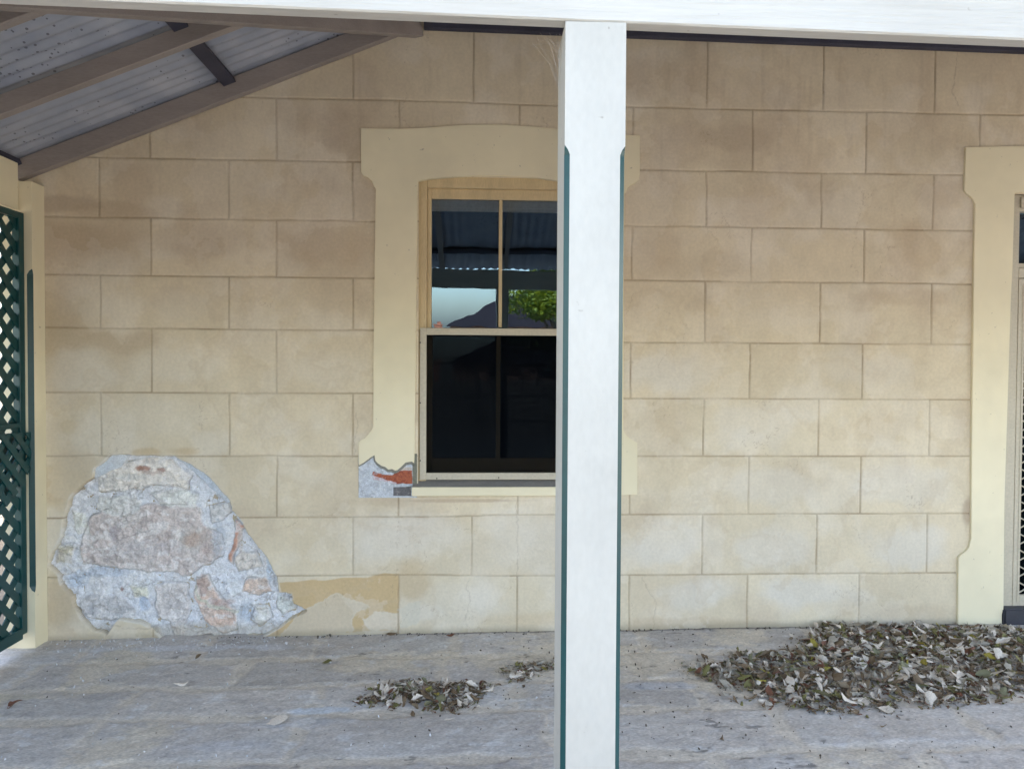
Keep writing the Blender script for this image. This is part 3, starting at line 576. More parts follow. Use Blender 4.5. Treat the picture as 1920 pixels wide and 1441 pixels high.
# upper sash
us = empty("upper_sash"); us.parent = win
gx0 = S(809, 500, .06)[0]; gz1 = S(870, 374, .06)[1]; gz0 = S(870, 613, .06)[1]; mx0, mx1 = S(935, 500, .06)[0], S(941.5, 500, .06)[0]
b = MB(); b.box(xi, gx0, .055, .095, gz0 - .02, S(900, 353, .03)[1], .003); b.box(mir(gx0), mir(xi), .055, .095, gz0 - .02, S(900, 353, .03)[1], .003)
b.box(gx0, mir(gx0), .056, .094, gz1, S(900, 353, .03)[1], .003); b.box(mx0, mx1, .058, .092, gz0, gz1, .003)
b.build("sash_frame", M_timber, us)
zmr0, zmr1 = S(870, 629, .03)[1], S(870, 614, .03)[1]
def pane(name, x0, x1, y, z0, z1, tilt, par):
    bb = MB(); h = (z1 - z0) / 2; w = (x1 - x0) / 2
    bb.quad((-w, 0, -h), (w, 0, -h), (w, 0, h), (-w, 0, h)); o = bb.build(name, M_glass, par); o.location = ((x0 + x1) / 2, y, (z0 + z1) / 2); o.rotation_euler = (math.radians(tilt), 0, 0); return o
pane("pane", gx0 - .004, mx0 + .004, .075, gz0 - .004, gz1 + .004, 1.6, us)
pane("pane", mx1 - .004, mir(gx0) + .004, .075, gz0 - .004, gz1 + .004, 1.6, us)
# lower sash behind screen
ls = empty("lower_sash"); ls.parent = win
lx0 = S(811, 750, .115)[0]; lz0 = S(870, 858, .115)[1]; lz1 = S(870, 622, .115)[1]
b = MB(); b.box(xi - .01, lx0, .098, .128, S(870, 900, .1)[1], lz1, .003); b.box(mir(lx0), mir(xi) + .01, .098, .128, S(870, 900, .1)[1], lz1, .003)
b.box(lx0, mir(lx0), .099, .127, S(870, 900, .1)[1], lz0, .003); b.box(S(930, 750, .115)[0], S(938, 750, .115)[0], .101, .125, lz0, lz1, .002); b.build("sash_frame", M_timber, ls)
pane("pane", lx0 - .004, S(931, 750, .115)[0], .113, lz0 - .004, lz1, .0, ls); pane("pane", S(937, 750, .115)[0], mir(lx0) + .004, .113, lz0 - .004, lz1, .0, ls)
# fly screen frame
fs = empty("fly_screen"); fs.parent = win
ax0 = S(787, 750, .015)[0]; ax1 = S(799.5, 750, .02)[0]; az1 = S(870, 615, .015)[1]; az2 = S(870, 628, .015)[1]; az0 = S(870, 899, .015)[1]; az3 = S(870, 886, .015)[1]
b = MB(); b.box(ax0, ax1, .012, .034, az0, az1, .002); b.box(mir(ax1), mir(ax0), .012, .034, az0, az1, .002); b.box(ax1, mir(ax1), .0125, .0335, az2, az1, .002); b.box(ax1, mir(ax1), .0125, .0335, az0, az3, .002)
b.box(ax0 + .012, ax0 + .0145, .0105, .012, az0 + .01, az1 - .01)
b.box(ax0 + .012, mir(ax0) - .012, .0108, .0125, az1 - .016, az1 - .013)
b.build("screen_frame", M_alu, fs)
b = MB(); b.box(ax1 - .004, mir(ax1) + .004, .028, .0285, az3 - .004, az2 + .004); b.build("screen_mesh", M_fly, fs)
for (hx_, hy_) in ((788, 642), (788, 755), (788, 863), (819, 896.5), (935, 895)):
    b = MB(); a_, c_ = S(hx_, hy_, .011); b.tube([(a_, .0135, c_), (a_, .0085, c_)], .0042, 8); b.build("screw_hole", M_hole, fs)
# roller blind inside, dark room
bl = MB(); zb0 = S(870, 397, .115)[1]
bl.tube([(WX0 + .06, .125, zb0 + .095), (WX1 - .06, .125, zb0 + .095)], .026, 14); bl.box(WX0 + .06, WX1 - .06, .0985, .1005, zb0, zb0 + .085); bl.box(WX0 + .06, WX1 - .06, .0955, .103, zb0 - .003, zb0 + .02, .003)
bl.build("roller_blind", M_blind, win)
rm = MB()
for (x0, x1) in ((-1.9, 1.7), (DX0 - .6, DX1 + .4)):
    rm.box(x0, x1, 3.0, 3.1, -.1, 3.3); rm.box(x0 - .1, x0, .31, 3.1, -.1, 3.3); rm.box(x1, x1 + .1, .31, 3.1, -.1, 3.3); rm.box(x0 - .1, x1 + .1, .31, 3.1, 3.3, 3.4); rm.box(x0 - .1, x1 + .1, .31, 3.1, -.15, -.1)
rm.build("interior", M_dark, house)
# sill
sl = MB(); zs_t = S(870, 913, -.045)[1]; zs_b = S(870, 929.5, -.045)[1]; sx0 = S(772, 920, -.045)[0]; sx1 = S(1096, 920, -.02)[0]
sl.box(sx0, sx1, -.045, .0, zs_b, zs_t, .003, seg=2)
s_ = sl.build("sill_front", M_cream, win)
st = MB(); zb_ = S(870, 900, .012)[1]
st.bm.faces.new([st.bm.verts.new(v) for v in ((sx0 + .003, -.043, zs_t + .001), (sx1, -.043, zs_t + .001), (sx1, .06, zb_ + .004), (sx0 + .003, .06, zb_ + .004))])
st.bm.faces.new([st.bm.verts.new(v) for v in ((sx0 + .003, -.043, zs_t + .001), (sx0 + .003, .06, zb_ + .004), (sx0 + .003, .06, zs_b), (sx0 + .003, -.0, zs_b))])
st.box(sx0 + .004, sx1, .0, .12, zs_b + .003, zs_t - .002)
st.build("sill_top", M_sillp, win)

# ------------------------------------------------------------------ VERANDAH
ver = empty("verandah", (0, 0, 0), label="timber verandah with white post and beam under a corrugated iron hip roof", cat="verandah")
YB = -2.85                                    # front face of beam and post
def zrel(px, py): return S(px, py, YB)
bl_, br_ = zrel(0, -8), zrel(1920, 74.5)
slope = (br_[1] - bl_[1]) / (br_[0] - bl_[0]); zb = lambda x_: bl_[1] + slope * (x_ - bl_[0])
bm = MB(); bm.bar((-3.4, YB + .0165, zb(-3.4) + .095), (5.4, YB + .0165, zb(5.4) + .095), .033, .19, .003); 
bm.build("front_beam", M_beam, ver)
# post with stopped chamfers
def make_post(px0, px1, name, cx=None, zc1=None, zc0=.22, w=None, dep=.12, yf=YB, ztop=None, zbot=None, sides=(1, 1), ch=.0135, lab=None):
    hw = w / 2; b = bmesh.new()
    # outline ring (plan), corners chamfered between zc0 and zc1
    def ring(z, cl, cr_):
        return [(-hw + cl, 0), (hw - cr_, 0), (hw, cr_), (hw, dep), (-hw, dep), (-hw, cl)], z
    lv = [(zbot, 0), (zc0 - .03, 0), (zc0, 1), (zc1, 1), (zc1 + .009, .6), (zc1 + .016, 0), (ztop, 0)]
    e = 1e-4; rings = []
    for z_, t in lv:
        cl = max(e, ch * t * sides[0]); cr2 = max(e, ch * t * sides[1]); pts, _ = ring(z_, cl, cr2)
        rings.append([b.verts.new((cx + x_, yf + y_, z_)) for x_, y_ in pts])
    for i, (a, c_) in enumerate(zip(rings, rings[1:])):
        for k in range(6):
            f = b.faces.new((a[k], a[(k + 1) % 6], c_[(k + 1) % 6], c_[k]))
            if k in (1, 5) and 1 <= i <= 4 and sides[1 if k == 1 else 0]: f.material_index = 1
    b.faces.new(rings[0][::-1]); b.faces.new(rings[-1])
    me = bpy.data.meshes.new(name); b.to_mesh(me); b.free()
    return link(name, me, [M_white, M_green], ver)
pc = (S(1059, 500, YB)[0] + S(1172, 500, YB)[0]) / 2 - .0015; pw = S(1172.5, 300, YB)[0] - S(1059, 300, YB)[0]
post = make_post(0, 0, "post", cx=pc, zc1=S(1116, 290, YB)[1], w=pw, ztop=zb(pc) - .0015, zbot=-.02, ch=.0092)
# lean measured on the photo is within lens error: leave plumb
post["label"] = "square white verandah post with dark green chamfers, in front of the window"
o2 = post.copy(); COL.objects.link(o2); o2.parent = ver; o2.location.x = 2.9; o2["label"] = "square white verandah post right of the door"
o3 = post.copy(); COL.objects.link(o3); o3.parent = ver; o3.location.x = -3.0 - pc + .05; o3["label"] = "square white verandah post at the left front corner"

# half post against the wall at the left
wp0 = S(64.5, 1000, -.115)[0]
M_postc = M_cream
def wall_post():
    ztop = S(60, 340, -.115)[1]; b = bmesh.new(); w = .165; dep = .115; yf = -.115; ch = .020
    zc1 = S(60, 508, -.115)[1]; zc0 = S(60, 1106, -.115)[1]
    lv = [(-.03, 0), (zc0 - .012, 0), (zc0, .6), (zc0 + .02, 1), (zc1 - .02, 1), (zc1, .6), (zc1 + .012, 0), (ztop, 0)]; rings = []
    for z_, t in lv:
        c_ = max(1e-4, ch * t); pts = [(wp0 - w, yf), (wp0 - c_ * 1.4, yf), (wp0, yf + c_ * .5), (wp0, yf + dep - .001), (wp0 - w, yf + dep - .001)]
        rings.append([b.verts.new((x_, y_, z_)) for x_, y_ in pts])
    for i, (a, c_) in enumerate(zip(rings, rings[1:])):
        for k in range(5):
            f = b.faces.new((a[k], a[(k + 1) % 5], c_[(k + 1) % 5], c_[k]))
            if k == 1 and 1 <= i <= 5: f.material_index = 1
    b.faces.new(rings[0][::-1]); b.faces.new(rings[-1]); bmesh.ops.recalc_face_normals(b, faces=b.faces)
    me = bpy.data.meshes.new("post"); b.to_mesh(me); b.free(); o = link("post", me, [M_postc, M_green], ver); o["label"] = "cream post fixed to the wall at the left end, with a green chamfer stripe"
wall_post()
# roof framing: side slope rises towards +x, front slope rises towards the wall
A = S(35, 336, -.05); Bq = S(735, 67, -.05); ms = (Bq[1] - A[1]) / (Bq[0] - A[0]); RD = .112
def zs_side(x_): return A[1] + ms * (x_ - A[0])          # underside of side rafters
HX = -.36; ZT = zs_side(HX) + RD                          # roof sheet height at the wall where the hip lands
zf = zb(0) + .19 + .055; mf = (ZT - zf) / 2.85
def z_sheet_f(y): return ZT + mf * y                       # y negative
def hip_x(y): return HX + (mf * y) / ms
def rafter(p, q, w=.045, h=RD, mat=None, name="rafter"):
    b = MB(); b.bar(p, q, w, h, .003); return b.build(name, mat or M_rafter, ver)
csl = math.cos(math.atan(ms)); 
def side_rafter(y, xa, xb):
    hh = RD if y > -.1 else .094
    return rafter((xa, y, zs_side(xa) + hh / 2), (xb, y, zs_side(xb) + hh / 2), h=hh * csl)
side_rafter(-.028, A[0] - .03, HX - .03)
for d in (3.475, 2.90, 2.30, 1.70):
    y = d - DIST; side_rafter(y, -3.25, max(hip_x(y) - .03, -3.2))
# hip rafter
hp = MB(); hy = -2.85; p0 = Vector((HX, -.002, ZT - RD / 2 - .035)); p1 = Vector((hip_x(hy), hy, z_sheet_f(hy) - RD / 2 - .035))
hp.bar(p0, p1, .045, RD + .01, .003); hp.build("hip_rafter", M_rafter, ver)
# front rafters (mostly hidden above the beam)
k = 0; x_ = -2.86 
while x_ < 5.3:
    ya = 0 - .03 if x_ > HX else (x_ - HX) * ms / mf
    if ya > -2.6: rafter((x_, ya, z_sheet_f(ya) - .03), (x_, -2.84, z_sheet_f(-2.84) - .03), h=.06, w=.045)
    x_ += .62
# ledger along the wall
b = MB(); zl1, zl0 = S(1300, 55, -.03)[1], S(1300, 77, -.03)[1]; sl_ = (S(1900, 98, -.03)[1] - S(900, 58, -.03)[1]) / (S(1900, 98, -.03)[0] - S(900, 58, -.03)[0])
xa, xb = HX + .03, 5.3; za = S(900, 58, -.03)[1] + sl_ * (xa - S(900, 58, -.03)[0]); zbb = za + sl_ * (xb - xa)
b.bar((xa, -.022, za + .05), (xb, -.022, zbb + .05), .04, .10, .004); b.build("ledger", M_batten, ver)
# side battens beneath the sheets
for bx in (S(429, 140, -.05)[0], A[0] - .02, .9 * 0 - 3.15):
    yend = (bx - HX) * ms / mf
    b = MB(); zz = zs_side(bx) + RD - .02; b.bar((bx, -.03, zz), (bx, max(yend, -2.84), zz), .072, .032, .002, up=(-ms, 0, 1)); b.build("batten", M_batten, ver)
# front battens
for yy in (-.75, -1.7, -2.6):
    b = MB(); b.bar((hip_x(yy) + .05, yy, z_sheet_f(yy) - .001), (5.3, yy, z_sheet_f(yy) - .001), .07, .03, .002, up=(0, -mf, 1)); b.build("batten", M_batten, ver)
# corrugated sheets
def corr_side():
    ys = np.arange(-2.99, .0, .0125); us = np.linspace(0, 1, 40); Yg, U = np.meshgrid(ys, us, indexing='ij')
    hx = np.minimum(hip_x(Yg), HX); X0 = np.full(Yg.shape, -3.42); hx = np.maximum(hx, X0 + .01); X = X0 + (hx - X0) * U
    Z = zs_side(X) + RD + .012 + .0085 * np.sin(Yg * 2 * np.pi / .076)
    sheet("roof_sheet", np.stack([X, Yg, Z], -1), np.zeros(X.shape + (3,)) + .4, mat=M_galv, parent=ver)
def corr_front():
    xs = np.arange(hip_x(-2.99), 5.45, .0125); us = np.linspace(0, 1, 24); Xg, U = np.meshgrid(xs, us, indexing='ij')
    ytop = np.where(Xg > HX, -.002, (Xg - HX) * ms / mf); Y = -2.99 + (ytop + 2.99) * U
    Z = z_sheet_f(Y) + .022 + .0085 * np.sin(Xg * 2 * np.pi / .076)
    sheet("roof_sheet", np.stack([Xg, Y, Z], -1), np.zeros(Xg.shape + (3,)) + .4, mat=M_galv, parent=ver)
corr_side(); corr_front()
# side beam over the lattice
lx = S(46, 800, -.12)[0] - .02
b = MB(); zsb = S(20, 388, -.2)[1]; b.box(lx - .05, lx - .003, -2.84, -.117, zsb, zsb + .255, .003); b.build("side_beam", M_postc, ver)

# ------------------------------------------------------------------ lattice screen at the left end
lat = empty("lattice_screen", (0, 0, 0), label="dark green diagonal lattice screen closing the left end of the verandah", cat="lattice")
def lattice(y0, y1, z0, z1, x_, pitch, wd, name, par, clip=None, th=.006):
    """crossed laths in the plane x = x_, clipped to the rectangle (or polygon) in (y,z)"""
    b = MB(); poly0 = clip or [(y0, z0), (y1, z0), (y1, z1), (y0, z1)]
    cxm = (y0 + y1) / 2; R_ = (y1 - y0) + (z1 - z0)
    for layer, sg in ((0, 1), (1, -1)):
        n = int(R_ / pitch) + 2
        for i in range(-n, n + 1):
            off = i * pitch; d = Vector((1, sg * 1.0)).normalized(); nrm = Vector((-d.y, d.x)); c0 = Vector((cxm, (z0 + z1) / 2)) + Vector((0, off))
            strip = [c0 - d * R_ - nrm * wd / 2, c0 + d * R_ - nrm * wd / 2, c0 + d * R_ + nrm * wd / 2, c0 - d * R_ + nrm * wd / 2]
            out = [Vector(p) for p in strip]
            m_ = len(poly0)
            for e in range(m_):           # Sutherland-Hodgman against the convex clip region
                a = Vector(poly0[e]); c_ = Vector(poly0[(e + 1) % m_]); ed = c_ - a; new = []
                if not out: break
                for j in range(len(out)):
                    P_, Q_ = out[j], out[(j + 1) % len(out)]; sp_ = ed.x * (P_ - a).y - ed.y * (P_ - a).x; sq = ed.x * (Q_ - a).y - ed.y * (Q_ - a).x
                    if sp_ >= 0: new.append(P_)
                    if (sp_ >= 0) != (sq >= 0): new.append(P_ + (Q_ - P_) * (sp_ / (sp_ - sq)))
                out = new
            if len(out) < 3: continue
            xx = x_ + layer * (th + .0005); bb = bmesh.new()
            f = [bb.verts.new((xx, p.x, p.y)) for p in out]; g = [bb.verts.new((xx + th, p.x, p.y)) for p in out]
            bb.faces.new(f); bb.faces.new(g[::-1])
            for j in range(len(f)): bb.faces.new((f[j], g[j], g[(j + 1) % len(f)], f[(j + 1) % len(f)]))
            bmesh.ops.recalc_face_normals(bb, faces=bb.faces); b.add(bb)
    return b.build(name, M_green, par)
yr = -.118
zt1 = S(44, 400, yr)[1]; zm_ = S(46, 795, yr)[1]; zb1 = S(48, 1178, yr)[1]
lattice(-2.8, yr - .03, zm_ + .01, zt1 - .03, lx, .130, .043, "lattice_panel", lat)
lattice(-2.8, yr - .03, zb1 + .02, zm_ - .01, lx + .004, .130, .043, "lattice_panel", lat)
b = MB(); b.box(lx - .012, lx + .026, yr - .045, yr - .001, zb1 - .02, zt1, .002); b.build("stile", M_green, lat)
b = MB(); b.box(lx - .012, lx + .026, -2.8, yr - .0455, zt1 - .035, zt1, .002); b.build("top_rail", M_green, lat)
b = MB(); b.box(lx - .012, lx + .028, -2.8, yr - .0455, zm_ - .015, zm_ + .012, .002); b.build("middle_rail", M_green, lat)
b = MB(); b.box(lx - .012, lx + .030, -2.8, yr - .0455, zb1 - .04, zb1 + .02, .002); b.build("bottom_rail", M_green, lat)
# torn loose lattice piece hung in front of the stile
tor = empty("loose_lattice_piece", (0, 0, 0), label="torn offcut of green lattice hanging over the screen beside the post", cat="lattice offcut")
zt_a = S(50, 806, yr)[1]; zt_b = S(50, 912, yr)[1]
o = lattice(-.65, yr + .035, zt_b - .3, zt_a, lx + .036, .105, .036, "lattice_piece", tor, clip=[(-.65, zt_b - .28), (yr - .05, zt_b + .02), (yr + .025, zt_b + .16), (yr + .005, zt_a - .01), (-.65, zt_a + .012)])

# ------------------------------------------------------------------ cobweb under the beam
cw = MB(); rw = random.Random(3); xp = S(1046, 60, YB + .1)[0]
for i in range(26):
    a = Vector((xp - rw.random() ** 1.8 * .06, YB + .05 + rw.random() * .06, zb(xp) - .001)); b_ = Vector((xp - .0005, YB + .05 + rw.random() * .06, zb(xp) - .012 - rw.random() ** 1.8 * .08))
    mid = (a + b_) / 2 + Vector((rw.uniform(-.002, .01), rw.uniform(-.01, .01), rw.uniform(-.002, .012)))
    cw.tube([a, mid, b_], .00016, 3)
tag(cw.build("cobweb", M_web), "dusty grey cobweb in the corner of white post and beam", "cobweb")

# ------------------------------------------------------------------ leaves
def leaf_mat(name, top, under):
    m, nt, P = mat_new(name); L = nt.links.new; g = N(nt, "ShaderNodeNewGeometry"); oi = N(nt, "ShaderNodeObjectInfo")
    tc = N(nt, "ShaderNodeTexCoord"); n = N(nt, "ShaderNodeTexNoise"); n.inputs["Scale"].default_value = 40; n.inputs["Detail"].default_value = 4; L(tc.outputs["Object"], n.inputs[0])
    mx = N(nt, "ShaderNodeMix", data_type='RGBA'); L(g.outputs["Backfacing"], mx.inputs[0]); mx.inputs[6].default_value = (*top, 1); mx.inputs[7].default_value = (*under, 1)
    r = N(nt, "ShaderNodeMapRange"); r.inputs[1].default_value = .3; r.inputs[2].default_value = .7; r.inputs[3].default_value = .65; r.inputs[4].default_value = 1.25; L(n.outputs[0], r.inputs[0])
    vm = N(nt, "ShaderNodeVectorMath", operation='SCALE'); L(mx.outputs[2], vm.inputs[0]); L(r.outputs[0], vm.inputs["Scale"]); L(vm.outputs[0], P.inputs["Base Color"]); P.inputs["Roughness"].default_value = .75; return m
LM = [leaf_mat("pale leaf", (.68, .60, .51), (.58, .51, .43)), leaf_mat("brown leaf", (.15, .10, .055), (.27, .21, .14)), leaf_mat("olive leaf", (.17, .155, .05), (.20, .19, .11)),
      leaf_mat("grey leaf", (.36, .32, .26), (.54, .48, .41)), leaf_mat("yellow leaf", (.33, .27, .045), (.27, .23, .10)), leaf_mat("rust leaf", (.16, .065, .035), (.22, .15, .11))]
WTS = [.29, .26, .16, .20, .03, .06]
def leaf_mesh(seed, mat):
    r = random.Random(seed); L = 1.0; W = r.uniform(.38, .75); curl = r.uniform(-4.2, 4.2); fold = r.uniform(-.6, .9); tw = r.uniform(-.5, .5); nu, nv = 8, 5
    b = bmesh.new(); g = []
    for i in range(nu + 1):
        u = i / nu; wid = W * .5 * (math.sin(math.pi * min(.985, u * .97 + .015)) ** .8 if seed % 3 else (1.15 - u) * (.4 + .6 * min(1, u * 6))) * (1 - .25 * u) * (1 + .22 * r.uniform(-1, 1)); row = []
        for j in range(nv):
            v = (j / (nv - 1) * 2 - 1); x_ = (u - .5) * L; y_ = v * wid
            ang = v * curl * .5; rad = wid / max(abs(curl) * .5, .2); y2 = math.sin(ang) * rad * (1 if curl >= 0 else -1) if abs(curl) > .4 else y_
            if curl < 0 and abs(curl) > .4: y2 = -math.sin(ang) * rad * -1; y2 = abs(y2) * (1 if v > 0 else -1)
            z_ = (1 - math.cos(ang)) * rad * (1 if curl > 0 else -1) + fold * .25 * (x_ ** 2) * 4 * .3 + tw * x_ * y_ + r.uniform(-.012, .012)
            row.append(b.verts.new((x_ + r.uniform(-.02, .02) + (.09 * r.uniform(-1, 1) if i in (0, nu) else 0), y2 + .05 * math.sin(u * 4 + seed), z_ + .06 * math.sin(u * 5 + seed * 2))))
        g.append(row)
    for i in range(nu):
        for j in range(nv - 1): b.faces.new((g[i][j], g[i + 1][j], g[i + 1][j + 1], g[i][j + 1]))
    # stalk
    s0 = g[0][2].co.copy(); pts = [s0, s0 + Vector((-.1, 0, .02)), s0 + Vector((-.22, r.uniform(-.03, .03), .03))]
    for p, q in zip(pts, pts[1:]): b.faces.new([b.verts.new(v) for v in (p + Vector((0, -.008, 0)), q + Vector((0, -.006, 0)), q + Vector((0, .006, .004)), p + Vector((0, .008, .004)))])
    me = bpy.data.meshes.new("fallen_leaf"); b.to_mesh(me); b.free(); me.materials.append(mat)
    for p in me.polygons: p.use_smooth = True
    return me
LEAVES = [[leaf_mesh(100 + 10 * i + k, LM[i]) for k in range(6)] for i in range(6)]
rl = random.Random(77)
heaps = {
 'big': ([(1288, 1262), (1330, 1240), (1400, 1226), (1440, 1228), (1500, 1208), (1525, 1196), (1518, 1176), (1540, 1166), (1610, 1170), (1700, 1177), (1800, 1182), (1960, 1182), (2100, 1200), (2100, 1290), (1960, 1290), (1900, 1310), (1860, 1332), (1780, 1334), (1700, 1338), (1600, 1345), (1560, 1345), (1500, 1335), (1440, 1328), (1390, 1322), (1370, 1300), (1330, 1285)], 1950, .030),
 'small': ([(662, 1316), (690, 1302), (720, 1282), (750, 1276), (800, 1284), (850, 1284), (900, 1280), (932, 1285), (925, 1306), (890, 1325), (850, 1336), (800, 1330), (740, 1324), (690, 1322)], 260, .02),
 'tiny': ([(938, 1262), (960, 1246), (1000, 1243), (1070, 1240), (1080, 1262), (1000, 1262), (975, 1282), (950, 1278)], 55, .015)}
allL = []
for key, (pl, n, H) in heaps.items():
    P = [SF(*p) for p in pl]; x0 = min(p[0] for p in P); x1 = max(p[0] for p in P); y0 = min(p[1] for p in P); y1 = min(max(p[1] for p in P), -.02); cnt = 0
    ax, ay = np.array([0.]), np.array([0.])
    while cnt < n:
        x_, y_ = rl.uniform(x0, x1), rl.uniform(y0, y1); dd = dpoly(np.array([x_ + rl.gauss(0, .035)]), np.array([y_ + rl.gauss(0, .02)]), P)[0]
        if dd > 0 and rl.random() > .035: continue
        if dd > .12: continue
        if dd > -.09 and rl.random() > .35 + .65 * (-dd / .09): continue
        dd = min(dd, -.001)
        hh = min(1, -dd / .14) * H * (.5 + .8 * float(vn(np.array([x_ * 5]), np.array([y_ * 6]), 3)[0])) * rl.random() ** .6
        if key == 'big' and y_ > -.25 and x_ < 2.2: hh += .03 * rl.random()
        s = rl.choice((rl.uniform(.03, .05), rl.uniform(.045, .078))) * (1.35 if rl.random() < .1 else 1) * (.85 if key != 'big' else 1)
        cnt += 1; allL.append((key, x_, y_, floor_z(x_) + .006 + hh, s, hh))
allL.sort(key=lambda t: -(t[4] * (1.0 + 8 * t[5]) / (DIST + t[2]) * (1 if t[1] < 3.05 else .1)))
groups = {'big': "fallen leaves lying on the big heap by the door", 'small': "fallen leaves lying on the small heap left of the post", 'tiny': "fallen leaves in the scatter beside the post"}
labs = {'big': "dry curled leaf in the large leaf heap below the door surround", 'small': "dry curled leaf in the small leaf heap on the floor under the window", 'tiny': "dry leaf in the thin scatter against the foot of the white post"}
def pick(rr):
    t = rr.random(); a = 0
    for i, w in enumerate(WTS):
        a += w
        if t < a: return i
    return 0
def leaf_obj(me, loc, rot, s, label, group=None):
    o = bpy.data.objects.new("fallen_leaf", me); COL.objects.link(o); o.location = loc; o.rotation_euler = rot; o.scale = (s, s, s); return tag(o, label, "leaf", group)
quota = {'big': 215, 'small': 50, 'tiny': 15}; used = {k: 0 for k in quota}; rest = {k: [] for k in quota}
for key, x_, y_, z_, s, hh in allL:
    me = LEAVES[pick(rl)][rl.randrange(6)]; rot = (rl.gauss(0, .42), rl.gauss(0, .38), rl.uniform(0, 6.28))
    if rl.random() < .25: rot = (rot[0] + math.pi, rot[1], rot[2])
    if used[key] < quota[key] and x_ < 3.1:
        used[key] += 1; leaf_obj(me, (x_, y_, z_ + .008), rot, s, labs[key], groups[key])
    else: rest[key].append((me, (x_, y_, z_), rot, s))
for key, lst in rest.items():
    bmj = bmesh.new(); mats = list(LM)
    src = [t for t in allL if t[0] == key]
    for t in src:                                    # broken brown crumbs packed between and under the leaves
        for q in range(3):
            lst.append((LEAVES[rl.choice((1, 1, 5, 2, 1, 3))][rl.randrange(6)], (t[1] + rl.gauss(0, .025), min(-.01, t[2] + rl.gauss(0, .02)), floor_z(t[1]) + .003 + rl.random() * t[5] * .7), (rl.gauss(0, .5), rl.gauss(0, .5), rl.uniform(0, 6.28)), rl.uniform(.014, .034)))
    for me, loc, rot, s in lst:
        t = me.copy(); t.transform(Matrix.Translation(loc) @ Euler(rot).to_matrix().to_4x4() @ Matrix.Scale(s, 4)); mi = LM.index(me.materials[0])
        n0 = len(bmj.faces); bmj.from_mesh(t); bmj.faces.ensure_lookup_table()
        for f in bmj.faces[n0:]: f.material_index = mi
        bpy.data.meshes.remove(t)
    for q in range({'big': 130, 'small': 40, 'tiny': 26}[key]):
        t = rl.choice(src); a_ = rl.uniform(0, 3.14); L_ = rl.uniform(.02, .07); z_ = floor_z(t[1]) + .004 + t[5] * .9; mb = MB(); dx, dy = math.cos(a_) * L_, math.sin(a_) * L_
        yy_ = min(t[2], -.03 - abs(dy))
        mb.tube([(t[1] - dx, yy_ - dy, z_), (t[1] + rl.gauss(0, .004), yy_ + rl.gauss(0, .004), z_ + .006), (t[1] + dx, yy_ + dy, z_ + rl.uniform(0, .02))], [.0014, .0011, .0006], 4)
        tm = bpy.data.meshes.new('t'); mb.bm.to_mesh(tm); mb.bm.free(); n0 = len(bmj.faces); bmj.from_mesh(tm); bpy.data.meshes.remove(tm); bmj.faces.ensure_lookup_table()
        for f in bmj.faces[n0:]: f.material_index = rl.choice((1, 3, 3))
    me = bpy.data.meshes.new("leaf_litter"); bmj.to_mesh(me); bmj.free(); o = link("leaf_litter", me, mats)
    tag(o, {'big': "packed dry leaves making up the large heap below the door surround", 'small': "packed dry leaves making up the small heap under the window", 'tiny': "thin scatter of dry leaves against the foot of the white post"}[key], "leaf litter", kind="stuff")
# single leaves lying apart
def lone(px, py, mi, k, s, rz, label, z=.008, tilt=.15):
    x_, y_ = SF(px, py, floor_z(0)); leaf_obj(LEAVES[mi][k], (x_, min(y_, -.02), floor_z(x_) + z), (tilt, -.1, rz), s, label)
lone(340, 1279, 0, 1, .062, .3, "pale grey leaf lying alone on the floor below the bare stone")
lone(521, 1352, 0, 3, .088, .5, "large pale curled leaf alone at the front of the floor, beside a white stain", .014)
lone(372, 1229, 1, 2, .045, 1.2, "small dark brown leaf alone in front of the bare stone patch")
lone(613, 1240, 2, 4, .050, .2, "olive leaf alone on the floor between the bare stone and the small heap")
lone(734, 1192, 1, 0, .06, .1, "dark leaf against the foot of the wall under the broken surround", .02)
lone(845, 1192, 5, 5, .05, .1, "narrow rust leaf at the foot of the wall under the window")
lone(774, 1338, 1, 5, .040, 1.9, "brown leaf just in front of the small leaf heap")
lone(690, 1318, 2, 1, .040, .2, "olive leaf at the left tip of the small leaf heap")
lone(843, 1350, 0, 2, .042, .2, "pale leaf just in front of the right end of the small heap")
lone(1447, 1200, 1, 3, .026, .7, "small dark scrap of leaf near the wall left of the big heap")
lone(1354, 1388, 1, 1, .034, 1.0, "small black leaf scrap alone on the floor right of the post")
lone(1290, 1341, 3, 2, .030, .4, "grey leaf scrap on the floor left of the big heap front")
lone(1656, 1368, 1, 4, .036, .4, "dark leaf scrap just in front of the big heap")
lone(30, 1315, 5, 0, .07, .9, "dark brown leaf by the lower left corner under the lattice")
